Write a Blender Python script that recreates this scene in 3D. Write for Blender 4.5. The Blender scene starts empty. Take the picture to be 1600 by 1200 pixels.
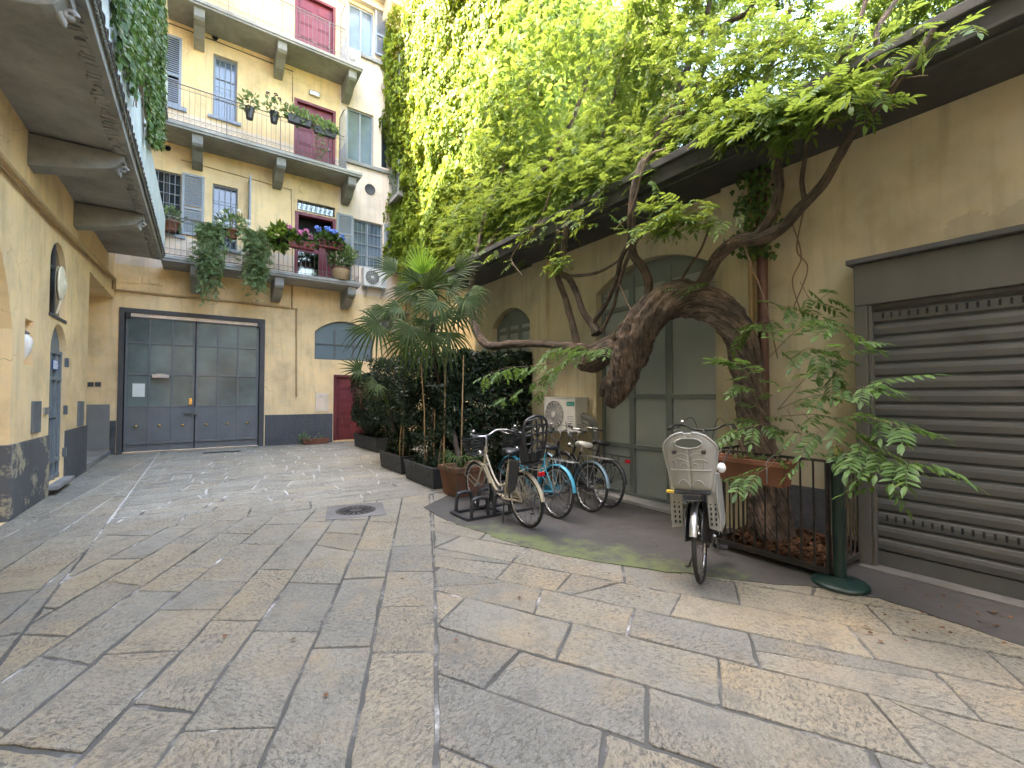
import bpy, math, random
import numpy as np
from mathutils import Vector, Matrix, Euler, noise as mnoise
R = math.radians
rng = np.random.default_rng(11)
random.seed(11)
sc = bpy.context.scene
col = sc.collection
PI = math.pi

# ------------------------------------------------------------------ camera, sky, sun, exposure
PSI, PIT, FPX, CH = R(34.9), R(1.48), 695.0, 1.6
cam = bpy.data.objects.new('camera', bpy.data.cameras.new('camera'))
col.objects.link(cam)
cam.location = (0, 0, CH)
cam.rotation_euler = (PI/2 + PIT, 0, -PSI)
cam.data.sensor_width = 36
cam.data.lens = FPX/1600*36
cam.data.clip_start, cam.data.clip_end = 0.05, 2000
sc.camera = cam

SUN_DIR = Vector((1.0, -0.30, -1.45)).normalized()      # the way the light travels
sun = bpy.data.objects.new('sun', bpy.data.lights.new('sun', 'SUN'))
col.objects.link(sun)
sun.data.energy = 3.2
sun.data.angle = R(0.5)
sun.data.color = (1.0, 0.93, 0.80)
sun.rotation_euler = SUN_DIR.to_track_quat('-Z', 'Y').to_euler()
sun.location = (-20, 10, 30)

w = bpy.data.worlds.new("World")
sc.world = w
w.use_nodes = True
wn = w.node_tree
sky = wn.nodes.new('ShaderNodeTexSky')
sky.sky_type = 'NISHITA'
sky.sun_disc = False
sky.sun_elevation = math.asin(-SUN_DIR.z)
sky.sun_rotation = math.atan2(-SUN_DIR.x, -SUN_DIR.y)
sky.air_density = 1.0
sky.dust_density = 6.0
sky.ozone_density = 0.3
wn.links.new(sky.outputs[0], wn.nodes['Background'].inputs[0])
wn.nodes['Background'].inputs[1].default_value = 0.15
vs = sc.view_settings
vs.view_transform = 'Standard'
vs.look = 'None'
vs.exposure = 4.55
vs.use_white_balance = True
vs.white_balance_temperature = 6750
vs.gamma = 1
sc.cycles.max_bounces = 8
sc.cycles.diffuse_bounces = 5
sc.cycles.transmission_bounces = 4
sc.cycles.glossy_bounces = 3
sc.cycles.use_denoising = True

# ------------------------------------------------------------------ pixel -> place
_f = Vector((math.sin(PSI)*math.cos(PIT), math.cos(PSI)*math.cos(PIT), math.sin(PIT)))
_r = Vector((math.cos(PSI), -math.sin(PSI), 0))
_u = _r.cross(_f)
CAMP = Vector((0, 0, CH))
def ray(px, py): return _f + _r*((px-800)/FPX) + _u*(-(py-600)/FPX)
def onX(px, py, X):
    d = ray(px, py); return CAMP + d*(X/d.x)
def onY(px, py, Y):
    d = ray(px, py); return CAMP + d*(Y/d.y)
def onZ(px, py, Z=0.0):
    d = ray(px, py); return CAMP + d*((Z-CH)/d.z)
def at(px, py, t): return CAMP + ray(px, py)*t

# ------------------------------------------------------------------ materials
def nmat(name):
    m = bpy.data.materials.new(name); m.use_nodes = True
    nt = m.node_tree
    return m, nt, nt.nodes['Principled BSDF']
def N(nt, t, **kw):
    n = nt.nodes.new(t)
    for k, v in kw.items():
        if k.startswith('i_'):
            n.inputs[int(k[2:]) if k[2:].isdigit() else k[2:]].default_value = v
        else: setattr(n, k, v)
    return n
def ramp(nt, fac, stops):
    r = nt.nodes.new('ShaderNodeValToRGB')
    el = r.color_ramp.elements
    while len(el) > 1: el.remove(el[-1])
    for i, (p, c) in enumerate(stops):
        e = el[0] if i == 0 else el.new(p)
        e.position = p
        e.color = (*c, 1) if len(c) == 3 else c
    nt.links.new(fac, r.inputs[0])
    return r.outputs[0]
def mixc(nt, fac, a, b, mode='MIX'):
    m = nt.nodes.new('ShaderNodeMix'); m.data_type = 'RGBA'; m.blend_type = mode
    for s, x in ((0, fac), (6, a), (7, b)):
        if hasattr(x, 'is_output'): nt.links.new(x, m.inputs[s])
        else: m.inputs[s].default_value = (*x, 1) if isinstance(x, tuple) else x
    return m.outputs[2]
def noise(nt, scale, detail=4, rough=.55, stretch=None, co='Object', dist=0.0):
    tc = nt.nodes.new('ShaderNodeTexCoord')
    n = nt.nodes.new('ShaderNodeTexNoise')
    n.inputs['Scale'].default_value = scale; n.inputs['Detail'].default_value = detail
    n.inputs['Roughness'].default_value = rough; n.inputs['Distortion'].default_value = dist
    if stretch:
        mp = nt.nodes.new('ShaderNodeMapping'); mp.inputs['Scale'].default_value = stretch
        nt.links.new(tc.outputs[co], mp.inputs[0]); nt.links.new(mp.outputs[0], n.inputs[0])
    else: nt.links.new(tc.outputs[co], n.inputs[0])
    return n.outputs[0]
def bump(nt, bsdf, h, strength=.3, dist=.01):
    b = nt.nodes.new('ShaderNodeBump'); b.inputs['Strength'].default_value = strength
    b.inputs['Distance'].default_value = dist
    nt.links.new(h, b.inputs['Height']); nt.links.new(b.outputs[0], bsdf.inputs['Normal'])
def sc3(c, k): return tuple(min(1, x*k) for x in c)

def stucco(name, c, streak=.5, grain=60, bs=.25, bd=.004):
    m, nt, b = nmat(name)
    big = noise(nt, .9, 6, .62)
    mid = noise(nt, 4.5, 5, .6)
    st = noise(nt, 2.2, 4, .6, (3.2, 3.2, .28))
    c1 = ramp(nt, big, [(.30, sc3(c, .70)), (.50, c), (.70, sc3(c, 1.15))])
    c2 = mixc(nt, ramp(nt, mid, [(.46, (0, 0, 0)), (.66, (.45, .45, .45))]), c1, (c[0]*.95, c[1]*1.02, c[2]*1.25))
    c3 = mixc(nt, ramp(nt, st, [(.50, (0, 0, 0)), (.72, (streak,)*3)]), c2, sc3(c, .55))
    # hairline cracks in the render coat
    tc = nt.nodes.new('ShaderNodeTexCoord'); nd = nt.nodes.new('ShaderNodeTexNoise'); nd.inputs['Scale'].default_value = 2.5; nd.inputs['Detail'].default_value = 6
    nt.links.new(tc.outputs['Object'], nd.inputs[0])
    vm = N(nt, 'ShaderNodeVectorMath', operation='MULTIPLY_ADD'); nt.links.new(nd.outputs[1], vm.inputs[0]); vm.inputs[1].default_value = (.7, .7, .7); nt.links.new(tc.outputs['Object'], vm.inputs[2])
    vo = N(nt, 'ShaderNodeTexVoronoi', feature='DISTANCE_TO_EDGE'); vo.inputs['Scale'].default_value = .75; nt.links.new(vm.outputs[0], vo.inputs[0])
    cm = mixc(nt, 1.0, ramp(nt, vo.outputs['Distance'], [(.002, (.6, .6, .6)), (.007, (0, 0, 0))]), ramp(nt, noise(nt, .8, 2), [(.50, (0, 0, 0)), (.60, (1, 1, 1))]), 'MULTIPLY')
    c3 = mixc(nt, cm, c3, sc3(c, .38))
    nt.links.new(c3, b.inputs['Base Color'])
    b.inputs['Roughness'].default_value = .92
    g = noise(nt, grain, 4, .6)
    bump(nt, b, g, bs, bd)
    return m
def plain(name, c, rough=.6, metal=0., var=.25, scale=8., bs=.08, spec=.5, coat=0.):
    m, nt, b = nmat(name)
    n = noise(nt, scale, 5, .6)
    cc = ramp(nt, n, [(.28, sc3(c, 1-var)), (.6, c), (.8, sc3(c, 1+var*.6))])
    nt.links.new(cc, b.inputs['Base Color'])
    b.inputs['Metallic'].default_value = metal
    b.inputs['Specular IOR Level'].default_value = spec
    rr = ramp(nt, noise(nt, scale*2.3, 3), [(.3, (max(0, rough-.1),)*3), (.7, (min(1, rough+.1),)*3)])
    nt.links.new(rr, b.inputs['Roughness'])
    if bs: bump(nt, b, noise(nt, scale*6, 4), bs, .003)
    return m
def worn(name, c, under, rough=.55, scale=3.0, th=.62):
    m, nt, b = nmat(name)
    n = noise(nt, scale, 8, .7)
    n2 = noise(nt, scale*.5, 5, .65, (1, 1, .35))
    cc = mixc(nt, ramp(nt, n, [(th, (0, 0, 0)), (th+.05, (1, 1, 1))]), ramp(nt, n2, [(.3, sc3(c, .66)), (.7, sc3(c, 1.22))]), under)
    nt.links.new(cc, b.inputs['Base Color']); b.inputs['Roughness'].default_value = rough
    bump(nt, b, n, .15, .003)
    return m
def leafmat(name, dark, lite, trans, tw=.45, rough=.45, spec=.25):
    m, nt, b = nmat(name)
    g = nt.nodes.new('ShaderNodeNewGeometry')
    big = noise(nt, .7, 3, .6)
    mx = nt.nodes.new('ShaderNodeMath'); mx.operation = 'MULTIPLY_ADD'
    nt.links.new(g.outputs['Random Per Island'], mx.inputs[0]); mx.inputs[1].default_value = .6
    sb = nt.nodes.new('ShaderNodeMath'); sb.operation = 'MULTIPLY_ADD'
    nt.links.new(big, sb.inputs[0]); sb.inputs[1].default_value = 1.1; sb.inputs[2].default_value = -.34
    nt.links.new(sb.outputs[0], mx.inputs[2])
    cc = ramp(nt, mx.outputs[0], [(.05, dark), (.5, tuple((a+q)/2 for a, q in zip(dark, lite))), (.86, lite), (.97, (lite[0]*1.5+.03, lite[1]*.95, lite[2]*1.1))])
    nt.links.new(cc, b.inputs['Base Color'])
    b.inputs['Roughness'].default_value = rough
    b.inputs['Specular IOR Level'].default_value = spec
    t = nt.nodes.new('ShaderNodeBsdfTranslucent')
    tcol = mixc(nt, .6, cc, trans)
    nt.links.new(tcol, t.inputs[0])
    ms = nt.nodes.new('ShaderNodeMixShader'); ms.inputs[0].default_value = tw
    nt.links.new(b.outputs[0], ms.inputs[1]); nt.links.new(t.outputs[0], ms.inputs[2])
    nt.links.new(ms.outputs[0], nt.nodes['Material Output'].inputs[0])
    return m
def stone():
    m, nt, b = nmat('granite_slab')
    g = nt.nodes.new('ShaderNodeNewGeometry')
    r1 = g.outputs['Random Per Island']
    tc = nt.nodes.new('ShaderNodeTexCoord'); sx = nt.nodes.new('ShaderNodeSeparateXYZ')
    nt.links.new(tc.outputs['Object'], sx.inputs[0])
    big = noise(nt, .55, 4, .6)
    base = ramp(nt, r1, [(0, (0.186, 0.168, 0.125)), (.12, (0.237, 0.218, 0.162)), (.24, (0.153, 0.149, 0.125)), (.36, (0.264, 0.221, 0.141)), (.48, (0.209, 0.198, 0.158)), (.60, (0.172, 0.168, 0.141)),
                         (.70, (0.274, 0.230, 0.152)), (.80, (0.190, 0.179, 0.139)), (.90, (0.144, 0.143, 0.123)), (1, (0.232, 0.214, 0.158))])
    patch = noise(nt, 1.9, 7, .68)
    c1 = mixc(nt, ramp(nt, patch, [(.46, (0, 0, 0)), (.64, (.62, .62, .62))]), base, (0.278, 0.207, 0.112))
    c1 = mixc(nt, ramp(nt, big, [(.44, (0, 0, 0)), (.60, (.5, .5, .5))]), c1, (0.176, 0.172, 0.144))
    far = N(nt, 'ShaderNodeMapRange'); nt.links.new(sx.outputs[1], far.inputs[0])   # slabs turn paler and greyer towards the back of the court
    for k, v in ((1, 5.5), (2, 8.5), (3, 0.0), (4, .62)): far.inputs[k].default_value = v
    grey = ramp(nt, r1, [(0, (0.348, 0.351, 0.312)), (.3, (0.487, 0.483, 0.426)), (.5, (0.313, 0.316, 0.286)), (.75, (0.464, 0.431, 0.343)), (1, (0.406, 0.408, 0.369))])
    c1 = mixc(nt, far.outputs[0], c1, grey)
    # every slab has its own grain direction: turn the pitting by the slab's random number
    rot = N(nt, 'ShaderNodeVectorRotate', rotation_type='Z_AXIS'); nt.links.new(tc.outputs['Object'], rot.inputs['Vector'])
    an = N(nt, 'ShaderNodeMath', operation='MULTIPLY'); nt.links.new(r1, an.inputs[0]); an.inputs[1].default_value = 19.0
    nt.links.new(an.outputs[0], rot.inputs['Angle'])
    mp = nt.nodes.new('ShaderNodeMapping'); mp.inputs['Scale'].default_value = (1, .55, 1); nt.links.new(rot.outputs[0], mp.inputs[0])
    pt = nt.nodes.new('ShaderNodeTexNoise'); pt.inputs['Scale'].default_value = 50; pt.inputs['Detail'].default_value = 5; pt.inputs['Roughness'].default_value = .66; pt.inputs['Distortion'].default_value = .6
    nt.links.new(mp.outputs[0], pt.inputs[0]); pit = pt.outputs[0]
    amt = ramp(nt, noise(nt, 1.3, 3), [(.34, (.28, .28, .28)), (.60, (1, 1, 1))])
    pm = mixc(nt, 1.0, ramp(nt, pit, [(.38, (1, 1, 1)), (.52, (0, 0, 0))]), amt, 'MULTIPLY')
    c2 = mixc(nt, pm, c1, (.062, .057, .048))
    sp = noise(nt, 150, 2, .6)
    c3 = mixc(nt, ramp(nt, sp, [(.54, (0, 0, 0)), (.72, (.55, .55, .55))]), c2, (0.371, 0.340, 0.258))
    c3 = mixc(nt, ramp(nt, sp, [(.30, (.5, .5, .5)), (.42, (0, 0, 0))]), c3, (.09, .085, .075))
    dirt = noise(nt, 5.0, 6, .65)
    c4 = mixc(nt, ramp(nt, dirt, [(.50, (0, 0, 0)), (.72, (.65, .65, .65))]), c3, (.105, .098, .082))
    scuff = noise(nt, 2.6, 8, .75)
    c4 = mixc(nt, ramp(nt, scuff, [(.66, (0, 0, 0)), (.74, (.55, .55, .55))]), c4, (0.368, 0.360, 0.336))
    nt.links.new(c4, b.inputs['Base Color'])
    rr = ramp(nt, patch, [(.3, (.45,)*3), (.7, (.68,)*3)])
    nt.links.new(rr, b.inputs['Roughness'])
    b.inputs['Specular IOR Level'].default_value = .45
    hh = nt.nodes.new('ShaderNodeMath'); hh.operation = 'ADD'
    wv = noise(nt, 9, 4, .6)
    nt.links.new(pit, hh.inputs[0]); nt.links.new(wv, hh.inputs[1])
    bump(nt, b, hh.outputs[0], 1.0, .018)
    return m
def mortar():
    m, nt, b = nmat('mortar')
    n = noise(nt, 1.5, 6, .7)
    tc = nt.nodes.new('ShaderNodeTexCoord'); sx = nt.nodes.new('ShaderNodeSeparateXYZ')
    nt.links.new(tc.outputs['Object'], sx.inputs[0])
    mr = N(nt, 'ShaderNodeMapRange'); nt.links.new(sx.outputs[1], mr.inputs[0])
    for i, v in ((1, 6.0), (2, 10.0), (3, 0.0), (4, .30)): mr.inputs[i].default_value = v
    ad = N(nt, 'ShaderNodeMath', operation='ADD'); nt.links.new(n, ad.inputs[0]); nt.links.new(mr.outputs[0], ad.inputs[1])
    c = ramp(nt, ad.outputs[0], [(.30, (.035, .037, .028)), (.53, (.072, .070, .062)), (.60, (.20, .195, .18)), (.66, (.46, .45, .42))])
    nt.links.new(c, b.inputs['Base Color']); b.inputs['Roughness'].default_value = .95
    bump(nt, b, noise(nt, 40, 4), .5, .006)
    return m
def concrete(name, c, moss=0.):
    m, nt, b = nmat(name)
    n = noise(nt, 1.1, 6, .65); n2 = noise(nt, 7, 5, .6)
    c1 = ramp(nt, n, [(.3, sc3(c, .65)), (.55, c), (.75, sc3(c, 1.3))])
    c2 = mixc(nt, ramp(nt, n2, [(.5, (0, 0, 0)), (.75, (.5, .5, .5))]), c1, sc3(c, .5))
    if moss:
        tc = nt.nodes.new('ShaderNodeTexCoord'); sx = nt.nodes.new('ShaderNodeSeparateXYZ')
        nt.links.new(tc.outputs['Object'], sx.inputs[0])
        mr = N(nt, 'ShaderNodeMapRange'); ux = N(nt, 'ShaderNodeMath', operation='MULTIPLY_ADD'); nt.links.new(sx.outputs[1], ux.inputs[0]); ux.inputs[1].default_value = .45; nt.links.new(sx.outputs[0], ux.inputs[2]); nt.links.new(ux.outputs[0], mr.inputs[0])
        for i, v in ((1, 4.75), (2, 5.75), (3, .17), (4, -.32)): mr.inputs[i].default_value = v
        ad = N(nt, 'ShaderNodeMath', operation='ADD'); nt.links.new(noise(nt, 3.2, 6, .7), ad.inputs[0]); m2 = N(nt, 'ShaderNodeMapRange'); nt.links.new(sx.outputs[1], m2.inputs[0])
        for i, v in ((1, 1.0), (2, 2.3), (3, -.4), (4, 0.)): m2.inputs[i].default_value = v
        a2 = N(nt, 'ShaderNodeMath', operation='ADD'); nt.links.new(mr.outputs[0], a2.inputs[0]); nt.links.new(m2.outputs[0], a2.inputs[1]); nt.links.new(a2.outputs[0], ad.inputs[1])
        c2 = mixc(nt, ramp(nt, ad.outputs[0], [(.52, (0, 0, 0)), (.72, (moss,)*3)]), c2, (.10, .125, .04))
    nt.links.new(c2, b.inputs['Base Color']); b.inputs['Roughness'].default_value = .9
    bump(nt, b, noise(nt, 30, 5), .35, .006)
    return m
def bark(name='bark'):
    m, nt, b = nmat(name)
    n = noise(nt, 5, 7, .7)
    at_ = nt.nodes.new('ShaderNodeAttribute'); at_.attribute_name = 'fibre'
    n2_ = nt.nodes.new('ShaderNodeTexNoise'); n2_.inputs['Scale'].default_value = 3.4; n2_.inputs['Detail'].default_value = 7; n2_.inputs['Roughness'].default_value = .68; n2_.inputs['Distortion'].default_value = .5
    nt.links.new(at_.outputs['Vector'], n2_.inputs[0]); n2 = n2_.outputs[0]
    c = ramp(nt, n, [(.28, (.045, .037, .029)), (.46, (.105, .080, .060)), (.60, (.185, .130, .092)), (.76, (.27, .215, .16))])
    c = mixc(nt, ramp(nt, n2, [(.40, (.9,)*3), (.52, (0, 0, 0))]), c, (.018, .014, .011))
    nt.links.new(c, b.inputs['Base Color']); b.inputs['Roughness'].default_value = .9
    bump(nt, b, n2, 1.0, .04)
    return m
def glass(name, c, rough=.06, spec=.9):
    m, nt, b = nmat(name)
    n = noise(nt, 1.2, 3)
    nt.links.new(ramp(nt, n, [(.3, sc3(c, .6)), (.7, sc3(c, 1.3))]), b.inputs['Base Color'])
    b.inputs['Roughness'].default_value = rough
    b.inputs['Specular IOR Level'].default_value = spec
    return m
M = dict(
    ochre=stucco('ochre_stucco', (.79, .60, .325), .35),
    cream=stucco('cream_stucco', (.74, .62, .48), .3),
    ochre_r=stucco('ochre_stucco_shaded', (.455, .40, .265), .45),  # same ochre as the facade, with the eave's shade put into the colour
    bare=stucco('bare_plaster', (.37, .33, .235), .3),
    plinth=stucco('grey_roughcast', (.088, .092, .098), .25, 13, 1.0, .03),
    plinth_peel=worn('grey_roughcast_peeling', (.095, .098, .10), (.36, .32, .22), .9, 1.9, .53),
    dado=plain('grey_dado_paint', (.20, .205, .195), .7, var=.12, scale=2),
    slabc=concrete('balcony_concrete', (.305, .305, .285)),
    bracket=concrete('bracket_stone', (.27, .27, .245)),
    blue=plain('grey_blue_paint', (.27, .32, .40), .55, var=.12, scale=3),
    shut=plain('grey_shutter_paint', (.30, .335, .36), .6, var=.15, scale=3),
    frame=plain('grey_window_frame', (.34, .37, .40), .5, var=.1),
    gate=plain('gate_grey_paint', (.135, .148, .152), .5, var=.18, scale=2.2, bs=.05),
    gatepane=glass('frosted_gate_glass', (.125, .168, .162), .13, .5),
    wallpane=plain('frosted_pane', (.30, .335, .315), .42, var=.12, scale=1.5, bs=.02),
    doorl=plain('service_door_paint', (.17, .20, .215), .5, var=.12, scale=3),
    doorgrey=plain('greenish_grey_paint', (.15, .175, .16), .55, var=.18, scale=2),
    slatmetal=worn('roller_slats', (.086, .088, .084), (.055, .054, .050), .5, 1.3, .56),
    shutter=worn('roller_shutter_paint', (.082, .080, .070), (.13, .125, .11), .5, 2.0, .70),
    surround=plain('dark_grey_surround', (.075, .075, .075), .75, var=.2, scale=3),
    red=plain('dark_red_paint', (.17, .021, .033), .5, var=.15, scale=3),
    redold=worn('old_red_paint', (.15, .022, .026), (.25, .17, .13), .6, 5.0, .66),
    iron=plain('wrought_iron', (.17, .165, .16), .6, .3, var=.3, scale=20),
    rust=worn('rusty_iron', (.026, .022, .020), (.06, .035, .024), .75, 8, .55),
    reed=plain('ribbed_screen', (.40, .45, .43), .6, var=.18, scale=2.5),
    dark=plain('dark_interior', (.012, .012, .014), .9, var=.3, bs=0),
    glass=glass('window_glass', (.03, .038, .045)),
    glassblue=glass('window_glass_curtain', (.12, .17, .23), .10, .9),
    eave=concrete('eave_dark_render', (.070, .070, .066)),
    roof=plain('roof_felt', (.10, .09, .085), .9),
    pipe=plain('brown_pipe', (.09, .038, .028), .5, var=.2),
    pipey=plain('painted_pipe', (.42, .29, .14), .7, var=.25, scale=6),
    mirror=plain('bright_reflecting_glass', (.20, .21, .18), .05, 1.0, var=.1, bs=0),
    white=plain('white_plastic', (.62, .62, .59), .5, var=.12, scale=5),
    acgrill=plain('ac_grille', (.24, .245, .24), .6, var=.15),
    teal=plain('teal_label', (.02, .20, .18), .4, var=.05),
    tealpale=plain('pale_teal_letters', (.35, .55, .52), .5, var=.02),
    black=plain('black_plastic', (.022, .023, .025), .45, var=.25, scale=10),
    rubber=plain('tyre_rubber', (.02, .02, .02), .8, var=.3, scale=20),
    chrome=plain('chrome', (.55, .55, .55), .28, 1.0, var=.15),
    alu=plain('aluminium', (.50, .50, .50), .38, .9, var=.15),
    champagne=plain('champagne_paint', (.50, .45, .34), .35, .3, var=.1),
    turq=plain('turquoise_paint', (.045, .27, .38), .35, .1, var=.12),
    steelblue=plain('blue_grey_paint', (.14, .22, .27), .35, .3, var=.12),
    blackpaint=plain('black_paint', (.02, .022, .024), .35, .1, var=.2),
    greyseat=plain('grey_seat_plastic', (.30, .305, .285), .5, var=.06, scale=3, bs=.02),
    redlens=plain('red_lens', (.45, .015, .02), .2, var=.1, bs=0),
    offwhite=plain('white_vinyl', (.62, .60, .54), .5, var=.1),
    terra=worn('terracotta', (.20, .082, .046), (.15, .10, .07), .85, 5, .60),
    terraold=worn('weathered_terracotta', (.165, .075, .042), (.10, .075, .055), .9, 6, .56),
    planter=plain('black_planter', (.028, .03, .033), .55, var=.25, scale=5),
    soil=plain('soil', (.05, .034, .022), .95, var=.5, scale=20, bs=.8),
    greenp=plain('dark_green_paint', (.007, .026, .021), .4, var=.15, scale=4),
    brass=plain('brass', (.70, .48, .18), .25, 1.0, var=.1),
    castiron=plain('cast_iron', (.075, .068, .062), .65, .4, var=.3, scale=20),
    wicker=plain('wicker', (.34, .23, .12), .8, var=.4, scale=30, bs=.6),
    bamboo=plain('bamboo', (.30, .20, .09), .6, var=.3, scale=8),
    bark=bark(), palmbark=plain('palm_fibre', (.05, .036, .025), .9, var=.5, scale=14, bs=.8),
    twig=plain('twig', (.16, .11, .07), .8, var=.3),
    paper=plain('paper', (.66, .72, .68), .8, var=.04, bs=0),
    sign=plain('blue_sign', (.02, .07, .26), .4, var=.05, bs=0),
    signw=plain('sign_white', (.75, .78, .80), .5, var=.02, bs=0),
    mask=plain('ivory_ceramic', (.72, .67, .50), .4, var=.12, scale=12),
    lampw=plain('lamp_globe', (.78, .76, .70), .25, var=.04, bs=0),
    stone=stone(), mortar=mortar(),
    sill=concrete('sill_concrete', (.13, .125, .115)),
    court=concrete('worn_concrete_and_shade', (.052, .049, .045), .75),
    step=concrete('step_stone', (.26, .26, .25)),
    farwall=plain('far_wall', (.62, .66, .70), .8, var=.08, scale=1),
    ivyleaf=leafmat('creeper_leaf', (.035, .080, .012), (.18, .25, .022), (.44, .50, .02), .42, .6, .15),
    wist=leafmat('wisteria_leaf', (.035, .085, .014), (.125, .205, .04), (.35, .43, .055), .46, .5, .2),
    wistlow=leafmat('wisteria_leaf_low', (.028, .065, .018), (.10, .175, .045), (.22, .36, .06), .35),
    hedge=leafmat('hedge_leaf', (.008, .018, .008), (.024, .044, .018), (.06, .11, .03), .12, .35, .3),
    vine=leafmat('vine_leaf', (.022, .055, .016), (.085, .15, .035), (.16, .26, .04), .25),
    trail=leafmat('trailing_leaf', (.085, .14, .06), (.24, .33, .15), (.25, .35, .08), .3),
    palm=leafmat('palm_leaf', (.014, .032, .008), (.072, .105, .028), (.18, .25, .04), .25, .5, .15),
    palmnew=leafmat('young_palm_leaf', (.14, .28, .03), (.26, .42, .05), (.45, .65, .05), .4, .35),
    litter=leafmat('dead_leaf', (.035, .018, .010), (.17, .085, .045), (.2, .1, .04), .1, .9),
    pink=plain('pink_petals', (.55, .16, .34), .7, var=.3), bluef=plain('blue_petals', (.12, .22, .62), .7, var=.3),
    whitef=plain('white_petals', (.75, .75, .65), .7, var=.1),
    darkflower=plain('dark_petals', (.03, .02, .03), .7),
    yellow=plain('yellow_tag', (.60, .42, .05), .5, var=.05),
)

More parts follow.
